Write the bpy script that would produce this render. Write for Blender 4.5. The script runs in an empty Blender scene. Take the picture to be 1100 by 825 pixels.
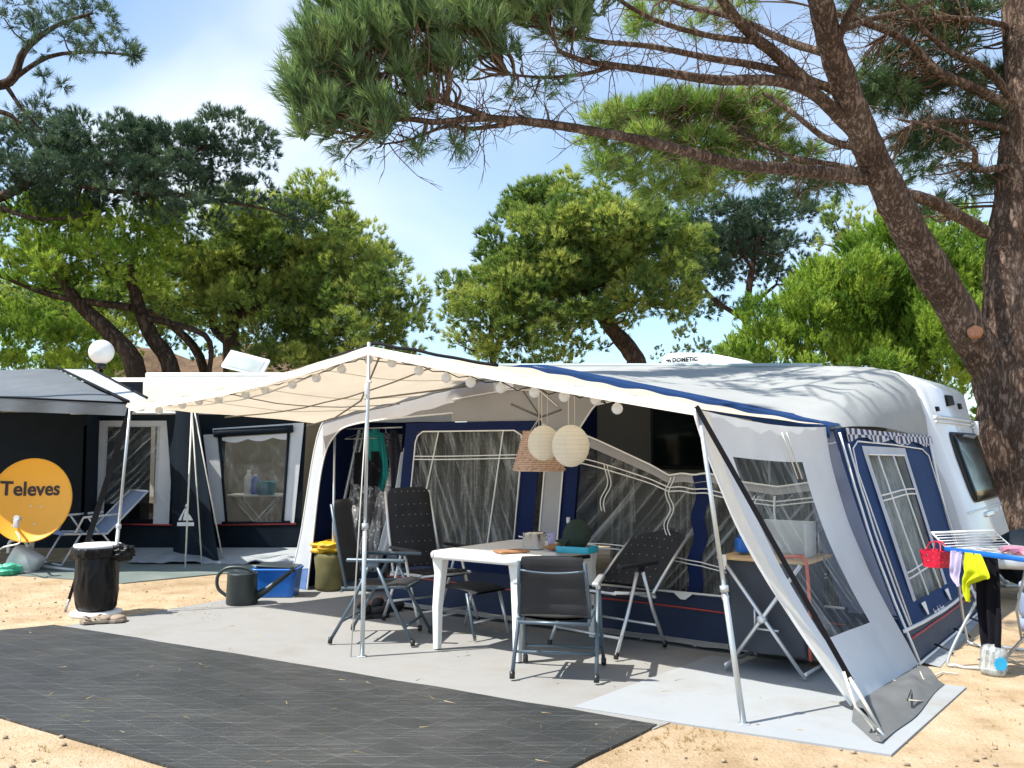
import bpy, bmesh, math, random
import numpy as np
from mathutils import Vector, Matrix, noise as mnoise
random.seed(7)
S = bpy.context.scene
COL = S.collection
PI = math.pi
# ------------------------------------------------------------------ plan of the place
F = 1000.0; H = 1.5; PITCH = math.atan(68.5/1000)
cp_, sp_ = math.cos(PITCH), math.sin(PITCH)
O = (1.26, 5.17); A = math.radians(35.5)
U = Vector((math.cos(A), -math.sin(A), 0)); D = Vector((math.sin(A), math.cos(A), 0)); Z = Vector((0, 0, 1))
def W(u, d, z): return Vector((O[0], O[1], 0)) + U*u + D*d + Z*z
def ray(x, y):
    cx = (x-550)/F; cy = -(y-412.5)/F
    return Vector((cx, cp_-cy*sp_, sp_+cy*cp_))
CAM = Vector((0, 0, H))
def at(x, y, Y): r = ray(x, y); return CAM + r*(Y/r.y)
def az(x, y, z): r = ray(x, y); return CAM + r*((z-H)/r.z)
def ad(x, y, d):
    r = ray(x, y); k = d + O[0]*D.x + O[1]*D.y
    return CAM + r*(k/(r.x*D.x + r.y*D.y))
def lerp(a, b, t): return a + (b-a)*t
def plin(pts, x):
    for (x0, y0), (x1, y1) in zip(pts, pts[1:]):
        if x <= x1: return y0 + (y1-y0)*((x-x0)/(x1-x0) if x1 != x0 else 0)
    return pts[-1][1]
def spline(pts, n=6):
    P = [Vector(p) for p in pts]; out = []
    for i in range(len(P)-1):
        a = P[max(i-1, 0)]; b = P[i]; c = P[i+1]; d = P[min(i+2, len(P)-1)]
        for k in range(n):
            t = k/n
            out.append(0.5*((2*b) + (c-a)*t + (2*a-5*b+4*c-d)*t*t + (3*b-a-3*c+d)*t**3))
    out.append(P[-1]); return out
def frange(a, b, n): return [a+(b-a)*i/n for i in range(n+1)]
def nz(p, s=1.0, seed=0): return mnoise.noise(Vector((p[0]*s+seed*7.3, p[1]*s-seed*3.1, p[2]*s+seed*1.7)))
# ------------------------------------------------------------------ mesh collector
class MB:
    def __init__(s): s.v = []; s.f = []; s.sm = []; s.mi = []; s.m = 0
    def add(s, vs, fs, smooth=False):
        o = len(s.v); s.v += [tuple(v) for v in vs]
        for f in fs: s.f.append(tuple(i+o for i in f)); s.sm.append(smooth); s.mi.append(s.m)
        return s
    def box(s, c, size, bev=0.0, M=None, seg=2):
        bm = bmesh.new(); bmesh.ops.create_cube(bm, size=1)
        for v in bm.verts: v.co = Vector((v.co.x*size[0], v.co.y*size[1], v.co.z*size[2]))
        if bev: bmesh.ops.bevel(bm, geom=bm.edges[:], offset=bev, segments=seg, affect='EDGES', profile=.6)
        bm.verts.index_update(); c = Vector(c)
        vs = [(M @ v.co if M else v.co) + c for v in bm.verts]
        s.add(vs, [[v.index for v in f.verts] for f in bm.faces], bev > 0); bm.free(); return s
    def ubox(s, u, d, z, su, sd, sz, bev=0.0):
        M = Matrix((U, D, Z)).transposed(); return s.box(W(u, d, z), (su, sd, sz), bev, M)
    def bar(s, p, q, w, h=None, up=(0, 0, 1)):
        p, q = Vector(p), Vector(q); h = h or w; d = (q-p); L = d.length
        if L < 1e-6: return s
        d.normalize(); up = Vector(up)
        if abs(d.dot(up)) > .98: up = Vector((1, 0, 0))
        a = d.cross(up).normalized(); b = a.cross(d)
        M = Matrix((a, d, b)).transposed()
        return s.box((p+q)/2, (w, L, h), min(w, h)*.2, M, 1)
    def tube(s, pts, r, n=8, closed=False, caps=True):
        P = [Vector(p) for p in pts]; k = len(P)
        R = r if isinstance(r, (list, tuple)) else [r]*k
        vs = []; fs = []; pa = None
        for i in range(k):
            t = (P[(i+1) % k]-P[i-1]) if closed else (P[min(i+1, k-1)]-P[max(i-1, 0)])
            if t.length < 1e-9: t = Vector((0, 0, 1))
            t.normalize()
            if pa is None:
                pa = t.cross(Vector((0, 0, 1)) if abs(t.z) < .9 else Vector((1, 0, 0))).normalized()
            a = pa - t*pa.dot(t)
            a = a.normalized() if a.length > 1e-6 else t.orthogonal().normalized()
            pa = a; b = t.cross(a)
            for j in range(n):
                an = 2*PI*j/n; vs.append(P[i] + (a*math.cos(an)+b*math.sin(an))*R[i])
        for i in range(k if closed else k-1):
            i2 = (i+1) % k
            for j in range(n): fs.append((i*n+j, i*n+(j+1) % n, i2*n+(j+1) % n, i2*n+j))
        s.add(vs, fs, True)
        if caps and not closed:
            o = len(s.v)-k*n
            s.f.append(tuple(o+j for j in reversed(range(n)))); s.sm.append(False); s.mi.append(s.m)
            s.f.append(tuple(o+(k-1)*n+j for j in range(n))); s.sm.append(False); s.mi.append(s.m)
        return s
    def lathe(s, prof, c=(0, 0, 0), n=24, M=None, wob=None):
        c = Vector(c); vs = []; fs = []
        for i, (r, z) in enumerate(prof):
            for j in range(n):
                a = 2*PI*j/n; rr = r*(wob(a, z) if wob else 1)
                p = Vector((rr*math.cos(a), rr*math.sin(a), z)); vs.append((M @ p if M else p)+c)
        for i in range(len(prof)-1):
            for j in range(n): fs.append((i*n+j, i*n+(j+1) % n, (i+1)*n+(j+1) % n, (i+1)*n+j))
        return s.add(vs, fs, True)
    def grid(s, fn, ss, ts, sel=None, smooth=True):
        vs = [fn(a, b) for b in ts for a in ss]; n = len(ss); fs = []
        for j in range(len(ts)-1):
            for i in range(n-1):
                if sel is None or sel((ss[i]+ss[i+1])/2, (ts[j]+ts[j+1])/2):
                    fs.append((j*n+i, j*n+i+1, (j+1)*n+i+1, (j+1)*n+i))
        used = sorted({i for f in fs for i in f}); mp = {o: i for i, o in enumerate(used)}
        return s.add([vs[i] for i in used], [[mp[i] for i in f] for f in fs], smooth)
    def blob(s, c, r, amp=.15, sc=2.0, seed=0, sub=3, M=None):
        bm = bmesh.new(); bmesh.ops.create_icosphere(bm, subdivisions=sub, radius=1); c = Vector(c); vs = []
        for v in bm.verts:
            k = 1+amp*nz(v.co, sc, seed)+amp*.5*nz(v.co, sc*2.3, seed+3)
            p = Vector((v.co.x*r[0]*k, v.co.y*r[1]*k, v.co.z*r[2]*k)); vs.append((M @ p if M else p)+c)
        bm.verts.index_update()
        s.add(vs, [[v.index for v in f.verts] for f in bm.faces], True); bm.free(); return s
    def prism(s, poly, off):
        n = len(poly); off = Vector(off); a = [Vector(p) for p in poly]; b = [p+off for p in a]
        return s.add(a+b, [tuple(range(n)), tuple(reversed(range(n, 2*n)))] + [(i, i+n, (i+1) % n+n, (i+1) % n) for i in range(n)])
    def build(s, name, mat, parent=None, loc=None):
        me = bpy.data.meshes.new(name)
        o_ = Vector(loc) if loc is not None else Vector((0, 0, 0))
        root = parent
        while root is not None and root.parent is not None: root = root.parent
        if root is not None and root.get('_w'): o_ = root.location.copy()
        me.from_pydata([(v[0]-o_.x, v[1]-o_.y, v[2]-o_.z) for v in s.v], [], s.f)
        for m in (mat if isinstance(mat, (list, tuple)) else [mat]): me.materials.append(m)
        me.polygons.foreach_set('use_smooth', s.sm); me.polygons.foreach_set('material_index', s.mi)
        bm = bmesh.new(); bm.from_mesh(me); bmesh.ops.recalc_face_normals(bm, faces=bm.faces[:]); bm.to_mesh(me); bm.free()
        me.update()
        ob = bpy.data.objects.new(name, me); COL.objects.link(ob)
        if parent is not None: ob.parent = parent
        elif loc is not None: ob.location = o_
        return ob
def tag(o, label=None, cat=None, group=None, kind=None):
    for k, v in (('label', label), ('category', cat), ('group', group), ('kind', kind)):
        if v: o[k] = v
    return o
def thing(name, label, cat, loc=(0, 0, 0), group=None, rz=0, world=True):
    """Empty at the thing's base; world=True: its parts are given in world coordinates"""
    o = bpy.data.objects.new(name, None); COL.objects.link(o); o.location = Vector(loc); o.rotation_euler.z = rz
    o.empty_display_size = .1
    if world: o['_w'] = 1
    return tag(o, label, cat, group)
def text_faces(body, size, bold=0.0, spacing=1.0, align='CENTER'):
    cu = bpy.data.curves.new('lettering', 'FONT'); cu.body = body; cu.size = size; cu.offset = bold; cu.align_x = align
    cu.space_character = spacing; cu.resolution_u = 4
    ob = bpy.data.objects.new('lettering', cu); COL.objects.link(ob); bpy.context.view_layer.update()
    me = bpy.data.meshes.new_from_object(ob.evaluated_get(bpy.context.evaluated_depsgraph_get()))
    vs = [tuple(v.co) for v in me.vertices]; fs = [tuple(p.vertices) for p in me.polygons]
    bpy.data.objects.remove(ob); bpy.data.curves.remove(cu); bpy.data.meshes.remove(me)
    return vs, fs
# ------------------------------------------------------------------ materials
class NT:
    def __init__(s, m): s.t = m.node_tree; s.n = s.t.nodes
    def new(s, typ, **kw):
        nd = s.n.new(typ)
        for k, v in kw.items():
            if k.startswith('_'): setattr(nd, k[1:], v)
            else: nd.inputs[k.replace('__', ' ')].default_value = v
        return nd
    def link(s, a, b): s.t.links.new(a, b)
def newmat(name):
    m = bpy.data.materials.new(name); m.use_nodes = True; m.node_tree.nodes.clear(); return m, NT(m)
def ramp(nt, fac, stops):
    r = nt.n.new('ShaderNodeValToRGB'); e = r.color_ramp.elements
    while len(e) < len(stops): e.new(.5)
    for el, (p, c) in zip(e, stops):
        el.position = p; el.color = (*c, 1) if len(c) == 3 else c
    nt.link(fac, r.inputs[0]); return r.outputs[0]
def coords(nt, scale=(1, 1, 1), rot=(0, 0, 0)):
    tc = nt.n.new('ShaderNodeTexCoord'); mp = nt.n.new('ShaderNodeMapping')
    mp.inputs['Scale'].default_value = scale; mp.inputs['Rotation'].default_value = rot
    nt.link(tc.outputs['Object'], mp.inputs['Vector']); return mp.outputs[0]
def noise(nt, vec, scale, detail=4, rough=.55, dist=0):
    n = nt.new('ShaderNodeTexNoise', Scale=scale, Detail=detail, Roughness=rough, Distortion=dist); nt.link(vec, n.inputs['Vector']); return n.outputs['Fac']
def out(nt, sh):
    o = nt.n.new('ShaderNodeOutputMaterial'); nt.link(sh, o.inputs['Surface'])
def bump(nt, h, strength=.3, dist=.01):
    b = nt.new('ShaderNodeBump', Strength=strength, Distance=dist); nt.link(h, b.inputs['Height']); return b.outputs[0]
def simple(name, col, rough=.6, var=.12, vs=6.0, metal=0.0, bs=0.0, bscale=60, spec=None, dirt=None, trans=0.0, coat=0.0, bd=.004, rot=(0,0,0), stretch=(1,1,1)):
    m, nt = newmat(name); v = coords(nt, stretch, rot)
    lo = tuple(max(0, c*(1-var)) for c in col); hi = tuple(min(1, c*(1+var)) for c in col)
    c = ramp(nt, noise(nt, v, vs, 5), [(.3, lo), (.7, hi)])
    if dirt:
        dn = noise(nt, v, dirt[1], 6, .65); mx = nt.n.new('ShaderNodeMix'); mx.data_type = 'RGBA'
        f = ramp(nt, dn, [(dirt[2], (0, 0, 0)), (min(1, dirt[2]+.25), (dirt[3],)*3)])
        nt.link(f, mx.inputs[0]); nt.link(c, mx.inputs[6]); mx.inputs[7].default_value = (*dirt[0], 1); c = mx.outputs[2]
    p = nt.new('ShaderNodeBsdfPrincipled', Roughness=rough, Metallic=metal)
    p.inputs['Specular IOR Level'].default_value = (.12 if rough >= .65 else .5) if spec is None else spec; p.inputs['Coat Weight'].default_value = coat
    nt.link(c, p.inputs['Base Color'])
    if bs: nt.link(bump(nt, noise(nt, v, bscale, 4), bs, bd), p.inputs['Normal'])
    sh = p.outputs[0]
    if trans:
        t = nt.n.new('ShaderNodeBsdfTranslucent'); nt.link(c, t.inputs[0]); mx = nt.new('ShaderNodeMixShader', Fac=trans)
        nt.link(sh, mx.inputs[1]); nt.link(t.outputs[0], mx.inputs[2]); sh = mx.outputs[0]
    out(nt, sh); return m
def vinyl(name, tint, lo, hi, rot=(0, 0, 0), stretch=(1, 1, .15), sc=9, dist=.3):
    """clear tent window: see-through film with scratchy, crumpled reflections"""
    m, nt = newmat(name); m0 = nt.n.new('ShaderNodeMapping'); m0.inputs['Rotation'].default_value = rot; nt.link(coords(nt, (1, 1, 1), (0, 0, A)), m0.inputs['Vector']); v = m0.outputs[0]
    m2 = nt.n.new('ShaderNodeMapping'); m2.inputs['Scale'].default_value = stretch; nt.link(v, m2.inputs['Vector'])
    n = noise(nt, m2.outputs[0], sc, 5, .6, dist)
    f = ramp(nt, n, [(.44, (lo,)*3), (.55, (lo*2.2,)*3), (.61, (hi*.55,)*3), (.70, (hi,)*3)])  # pale streaks mixed into the film stand for scratches and reflections
    t = nt.new('ShaderNodeBsdfTransparent'); t.inputs[0].default_value = (*tint, 1)
    p = nt.new('ShaderNodeBsdfPrincipled', Roughness=.22); p.inputs['Base Color'].default_value = (.55, .58, .58, 1)
    nt.link(bump(nt, n, .7, .02), p.inputs['Normal'])
    mx = nt.n.new('ShaderNodeMixShader'); nt.link(f, mx.inputs[0]); nt.link(t.outputs[0], mx.inputs[1]); nt.link(p.outputs[0], mx.inputs[2])
    out(nt, mx.outputs[0]); return m
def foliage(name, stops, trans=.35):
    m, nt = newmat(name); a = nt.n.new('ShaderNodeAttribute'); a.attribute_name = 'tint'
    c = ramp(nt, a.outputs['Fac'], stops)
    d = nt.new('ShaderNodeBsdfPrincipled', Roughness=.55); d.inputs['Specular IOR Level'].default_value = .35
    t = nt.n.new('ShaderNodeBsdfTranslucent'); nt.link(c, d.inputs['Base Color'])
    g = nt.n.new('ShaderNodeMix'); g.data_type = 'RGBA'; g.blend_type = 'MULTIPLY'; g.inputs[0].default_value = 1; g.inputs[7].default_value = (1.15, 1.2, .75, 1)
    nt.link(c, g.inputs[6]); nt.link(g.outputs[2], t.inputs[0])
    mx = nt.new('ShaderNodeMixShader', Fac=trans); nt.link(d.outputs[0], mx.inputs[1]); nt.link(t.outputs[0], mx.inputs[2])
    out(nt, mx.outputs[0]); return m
def bark(name, c1, c2, c3, sc=9):
    m, nt = newmat(name); v = coords(nt, (1, 1, .28))
    n1 = noise(nt, v, sc*.4, 5, .6, .5)
    rg = nt.new('ShaderNodeTexNoise', Scale=sc*2.0, Detail=6, Roughness=.68, Distortion=.25); nt.link(v, rg.inputs['Vector'])
    ab = nt.n.new('ShaderNodeMath'); ab.operation = 'SUBTRACT'; ab.inputs[1].default_value = .5; nt.link(rg.outputs['Fac'], ab.inputs[0])
    a2 = nt.n.new('ShaderNodeMath'); a2.operation = 'ABSOLUTE'; nt.link(ab.outputs[0], a2.inputs[0])
    furrow = ramp(nt, a2.outputs[0], [(0, (0, 0, 0)), (.07, (.75,)*3), (.22, (1, 1, 1))])
    vo = nt.new('ShaderNodeTexVoronoi', Scale=sc*3.2); nt.link(v, vo.inputs['Vector'])
    c = ramp(nt, n1, [(.3, c1), (.5, c2), (.7, c3)])
    pl = ramp(nt, vo.outputs['Color'], [(0, (.78, .76, .74)), (1, (1.12, 1.1, 1.08))])
    mu = nt.n.new('ShaderNodeMix'); mu.data_type = 'RGBA'; mu.blend_type = 'MULTIPLY'; mu.inputs[0].default_value = 1; nt.link(c, mu.inputs[6]); nt.link(pl, mu.inputs[7])
    fu = ramp(nt, a2.outputs[0], [(0, (.35, .30, .27)), (.06, (.85, .84, .83)), (.15, (1, 1, 1))])
    m2 = nt.n.new('ShaderNodeMix'); m2.data_type = 'RGBA'; m2.blend_type = 'MULTIPLY'; m2.inputs[0].default_value = .8; nt.link(mu.outputs[2], m2.inputs[6]); nt.link(fu, m2.inputs[7])
    h = nt.n.new('ShaderNodeMath'); h.operation = 'MULTIPLY_ADD'; h.inputs[1].default_value = .25; nt.link(vo.outputs['Color'], h.inputs[0]); nt.link(furrow, h.inputs[2])
    p = nt.new('ShaderNodeBsdfPrincipled', Roughness=.9); p.inputs['Specular IOR Level'].default_value = .15
    nt.link(m2.outputs[2], p.inputs['Base Color']); nt.link(bump(nt, h.outputs[0], 1.0, .03), p.inputs['Normal'])
    out(nt, p.outputs[0]); return m

M = {}
M['steel'] = simple('painted_steel', (.52, .56, .58), .35, .08, metal=.55)
M['alu'] = simple('aluminium', (.72, .74, .75), .3, .05, metal=.6)
M['beige'] = simple('beige_canvas', (.78, .67, .52), .75, .06, 3, trans=.36, bs=.25, bscale=5, bd=.02)
M['rodm'] = simple('brown_grey_rod', (.20, .18, .15), .5)
M['hem'] = simple('cream_webbing', (.85, .80, .70), .7, .05, 8, trans=.15)
M['grey'] = simple('grey_canvas', (.37, .38, .37), .8, .07, 2.5, bs=.25, bscale=6, bd=.02, dirt=((.28, .28, .26), 3, .55, .5), trans=.12)
M['greyfront'] = simple('grey_front_canvas', (.33, .325, .33), .8, .06, 3, bs=.2, bscale=6, bd=.02)
M['wing'] = simple('pale_grey_canvas', (.72, .76, .80), .75, .05, 3, bs=.25, bscale=6, bd=.02, trans=.34)
M['cornerp'] = simple('blue_grey_canvas', (.22, .25, .34), .75, .06, 4, bs=.3, bscale=7, bd=.02)
M['skirt'] = simple('dark_grey_skirt', (.115, .12, .12), .6, .15, 6, bs=.4, bscale=9, bd=.02)
M['navy'] = simple('navy_canvas', (.007, .016, .066), .7, .1, 4, bs=.2, bscale=8, bd=.015)
M['blue'] = simple('blue_canvas', (.012, .040, .125), .7, .1, 4, bs=.2, bscale=8, bd=.015)
M['lblue'] = simple('faded_blue_canvas', (.10, .17, .36), .7, .12, 6, bs=.5, bscale=9, bd=.03)
M['band'] = simple('navy_pvc_band', (.009, .021, .058), .5, .15, 5, spec=.3, bs=.25, bscale=12, bd=.01)
M['white'] = simple('white_piping', (.80, .80, .78), .6, .04)
M['red'] = simple('red_trim', (.38, .05, .05), .6)
M['vinyl'] = vinyl('clear_window_film', (.86, .88, .88), .05, .42, (0, .45, 0), (2.6, .3, .14), 9)
M['vinyl2'] = vinyl('scratched_window_film', (.86, .88, .90), .05, .55, (0, -.72, 0), (3.2, .3, .07), 9)
M['vinylw'] = vinyl('crumpled_window_film', (.86, .88, .90), .06, .48, (-.5, 0, 0), (.3, 2.2, .25), 7, 1.2)
M['vinyl3'] = vinyl('dim_window_film', (.84, .86, .86), .05, .26, (.4, .4, 0), (1.2, 1.2, .15), 7)
M['gauze'] = simple('pale_lace_curtain', (.34, .35, .33), .8, .4, 7, stretch=(6, 6, .5), trans=.2)
def curtain_mat():
    m, nt = newmat('patterned_curtain'); v = coords(nt, (1, 1, 1))
    vo = nt.new('ShaderNodeTexVoronoi', Scale=34); nt.link(v, vo.inputs['Vector'])
    n = noise(nt, coords(nt, (9, 9, .2)), 1.6, 3)
    c1 = ramp(nt, n, [(.42, (.10, .095, .083)), (.5, (.32, .31, .28)), (.58, (.07, .066, .06))])
    c2 = ramp(nt, vo.outputs['Distance'], [(.25, (.75, .75, .75)), (.4, (1, 1, 1)), (.6, (.55, .55, .55))])
    mu = nt.n.new('ShaderNodeMix'); mu.data_type = 'RGBA'; mu.blend_type = 'MULTIPLY'; mu.inputs[0].default_value = .8
    nt.link(c1, mu.inputs[6]); nt.link(c2, mu.inputs[7])
    p = nt.new('ShaderNodeBsdfPrincipled', Roughness=.85); nt.link(mu.outputs[2], p.inputs['Base Color']); out(nt, p.outputs[0]); return m
M['curtain'] = curtain_mat()
def lace_mat():
    m, nt = newmat('white_and_black_patterned_cloth'); v = coords(nt)
    vo = nt.new('ShaderNodeTexVoronoi', Scale=26); nt.link(v, vo.inputs['Vector'])
    n = noise(nt, coords(nt, (7, 7, .3)), 2.0, 2)
    c1 = ramp(nt, n, [(.47, (.72, .72, .72)), (.56, (.14, .14, .15))])
    c2 = ramp(nt, vo.outputs['Distance'], [(.28, (1, 1, 1)), (.36, (.35, .35, .36))])
    mu = nt.n.new('ShaderNodeMix'); mu.data_type = 'RGBA'; mu.blend_type = 'MULTIPLY'; mu.inputs[0].default_value = .9
    nt.link(c1, mu.inputs[6]); nt.link(c2, mu.inputs[7])
    p = nt.new('ShaderNodeBsdfPrincipled', Roughness=.85); nt.link(mu.outputs[2], p.inputs['Base Color']); out(nt, p.outputs[0]); return m
M['lace'] = lace_mat()
M['tabletop'] = simple('white_table_plastic', (.80, .79, .76), .4, .04, 5, dirt=((.6, .57, .5), 6, .6, .4))
M['chairfab'] = simple('charcoal_padded_fabric', (.035, .037, .042), .75, .15, 8, bs=.3, bscale=200, bd=.002)
M['chairfab2'] = simple('black_mesh_fabric', (.022, .023, .026), .6, .15, 8, bs=.3, bscale=220, bd=.002)
M['dots'] = simple('grey_vent_dots', (.30, .30, .30), .6)
M['slate'] = simple('slate_painted_tube', (.10, .135, .165), .4, .1, metal=.4)
M['blackpl'] = simple('black_plastic', (.015, .016, .018), .4, .2)
M['bag'] = simple('black_bin_bag', (.006, .006, .007), .42, .2, 8, bs=.5, bscale=14, bd=.012, spec=.28)
M['strap'] = simple('black_webbing', (.008, .008, .01), .7, .2)
M['rope'] = simple('pale_guy_rope', (.62, .60, .52), .8, .1)
M['bluepl'] = simple('blue_plastic', (.01, .13, .50), .35, .08)
M['cyan'] = simple('turquoise_plastic', (.02, .33, .45), .35, .08)
M['watering'] = simple('anthracite_plastic', (.025, .035, .036), .42, .15)
M['dish'] = simple('orange_enamel', (.86, .41, .025), .4, .03, 3)
M['dishtext'] = simple('black_brown_print', (.03, .012, .01), .5)
M['galv'] = simple('galvanised_tube', (.55, .56, .55), .45, .1, metal=.5)
M['wood'] = simple('pale_wood_board', (.55, .36, .17), .5, .15, 3, stretch=(1, 8, 8))
M['kitchen'] = simple('dark_grey_nylon', (.03, .036, .05), .55, .12, 5, bs=.4, bscale=7, bd=.02)
M['redpl'] = simple('red_plastic', (.55, .02, .05), .4, .25, 25)
M['yellow'] = simple('fluorescent_yellow_cloth', (.62, .68, .02), .75, .1, trans=.2)
M['lilac'] = simple('lilac_cloth', (.50, .45, .62), .8, .1)
M['pink'] = simple('pink_cloth', (.60, .25, .32), .8, .1)
M['black'] = simple('black_cloth', (.008, .008, .012), .85, .2)
M['dots_cloth'] = simple('dark_spotted_cloth', (.02, .02, .03), .85, .6, 60)
M['teal'] = simple('teal_cloth', (.015, .20, .19), .8, .15)
M['green'] = simple('lime_plastic', (.30, .62, .06), .4)
M['olive'] = simple('olive_sack', (.13, .12, .055), .85, .2, 9, bs=.4, bscale=30)
M['ybag'] = simple('yellow_bag', (.62, .36, .015), .45, .1)
M['paper'] = simple('cream_paper', (.92, .87, .74), .8, .03, trans=.3)
M['globe'] = simple('white_globe_plastic', (.88, .90, .92), .35, .02, trans=.25)
M['wicker'] = None
def wicker_mat():
    m, nt = newmat('woven_wicker'); v = coords(nt)
    n = noise(nt, v, 40, 3); g_ = nt.new('ShaderNodeTexWave', Scale=22, Distortion=1.5); g_.bands_direction = 'Z'; nt.link(v, g_.inputs['Vector'])
    col = ramp(nt, n, [(.3, (.46, .29, .20)), (.7, (.70, .51, .39))]); g2 = ramp(nt, g_.outputs['Fac'], [(.1, (.55, .45, .38)), (.5, (1, 1, 1))])  # darker bands put the shade of the weave gaps into the colour
    mu = nt.n.new('ShaderNodeMix'); mu.data_type = 'RGBA'; mu.blend_type = 'MULTIPLY'; mu.inputs[0].default_value = 1; nt.link(col, mu.inputs[6]); nt.link(g2, mu.inputs[7])
    p = nt.new('ShaderNodeBsdfPrincipled', Roughness=.75); nt.link(mu.outputs[2], p.inputs['Base Color']); out(nt, p.outputs[0]); return m
M['wicker'] = wicker_mat()
M['pot'] = simple('stainless_pot', (.62, .62, .62), .18, .05, metal=1.0)
M['cup'] = simple('lilac_cup', (.42, .42, .68), .4)
M['loaf'] = simple('brown_paper_bag', (.33, .17, .09), .7, .25, 12, bs=.5, bscale=25, bd=.01)
M['cap'] = simple('dark_green_cap_cloth', (.03, .045, .035), .85, .15)
M['bottle'] = simple('grey_glass_bottle', (.12, .14, .14), .15, .1)
M['milk'] = simple('milky_plastic', (.66, .68, .67), .4, .05, trans=.2)
M['hose'] = simple('coral_hose', (.62, .13, .07), .45)
M['cwhite'] = simple('white_caravan_gelcoat', (.70, .73, .75), .28, .03, 2, coat=.3, dirt=((.55, .57, .56), 2.5, .55, .35))
M['croof'] = simple('white_roof_sheet', (.74, .74, .71), .4, .04, 2, dirt=((.5, .5, .46), 3, .55, .5))
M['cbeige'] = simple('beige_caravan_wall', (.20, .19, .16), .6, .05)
M['cglass'] = simple('smoked_acrylic_window', (.008, .016, .012), .12, .2, spec=.12)
M['rubber'] = simple('black_rubber', (.015, .015, .016), .6)
M['railm'] = simple('grey_green_rail', (.30, .37, .38), .4, .08)
M['acw'] = simple('white_abs_cover', (.82, .84, .86), .35, .02)
M['ink'] = simple('dark_print', (.012, .014, .016), .7)
M['nnavy'] = simple('blackish_green_canvas', (.009, .015, .023), .65, .15, 4, bs=.2, bscale=7, bd=.015)
M['nwhite'] = simple('white_tent_canvas', (.66, .68, .68), .75, .05, 3, bs=.2, bscale=6, bd=.015)
M['ncream'] = simple('cream_tent_roof', (.78, .71, .56), .7, .05, 2, trans=.4, bs=.2, bscale=4, bd=.02)
M['nskirt'] = simple('grey_mud_wall', (.32, .34, .35), .75, .12, 5, bs=.5, bscale=6, bd=.02)
M['ncanopy'] = simple('slate_shade_roof', (.115, .13, .145), .55, .12, 3, bs=.3, bscale=5, bd=.02)
M['skin_strip'] = simple('pale_roof_strip', (.40, .43, .45), .6)
M['loungefab'] = simple('pale_blue_sling', (.34, .43, .62), .7, .06, trans=.25)
M['hatch'] = simple('clouded_acrylic', (.40, .44, .43), .3, .1)
M['bottleblue'] = simple('blue_bottle', (.03, .12, .55), .35)
M['greenbag'] = simple('mint_plastic_bag', (.10, .55, .38), .4, .15, trans=.3)
M['sandal'] = simple('taupe_sandal', (.30, .24, .18), .8, .15)
M['shoe'] = simple('dark_shoe', (.02, .02, .022), .6, .2)
M['shoebrown'] = simple('brown_pink_shoe', (.30, .13, .09), .6, .2)
M['waterjug'] = vinyl('clear_water_jug', (.88, .92, .92), .35, .7, sc=14)
M['sticker'] = simple('blue_label', (.02, .42, .75), .5)
M['stump'] = simple('cut_wood', (.42, .20, .12), .8, .2, 20)
M['dryneedle'] = simple('dry_straw', (.42, .27, .11), .8, .3, 20)
M['bark'] = bark('pine_bark', (.14, .094, .074), (.23, .163, .128), (.33, .255, .21), 7)
M['bark2'] = bark('far_bark', (.05, .038, .03), (.09, .065, .05), (.15, .115, .09), 5)
M['twig'] = simple('bare_twig', (.12, .08, .055), .85, .25)
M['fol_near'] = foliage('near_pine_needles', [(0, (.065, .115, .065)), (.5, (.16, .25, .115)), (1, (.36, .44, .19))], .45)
M['fol_main'] = foliage('sun_tinted_pine_needles', [(0, (.05, .105, .035)), (.5, (.145, .245, .06)), (1, (.36, .45, .13))], .45)
M['fol_dark'] = foliage('dark_pine_needles', [(0, (.026, .056, .044)), (.6, (.06, .11, .072)), (1, (.15, .21, .11))], .3)
M['fol_mid'] = foliage('mid_pine_needles', [(0, (.036, .085, .028)), (.38, (.15, .24, .058)), (.85, (.46, .50, .14))], .47)
M['fol_bright'] = foliage('bright_stone_pine_needles', [(0, (.055, .125, .018)), (.45, (.19, .32, .045)), (.95, (.46, .56, .10))], .46)
M['fol_pale'] = foliage('pale_olive_leaves', [(0, (.06, .09, .04)), (.5, (.14, .19, .09)), (1, (.25, .30, .15))], .35)
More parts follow.
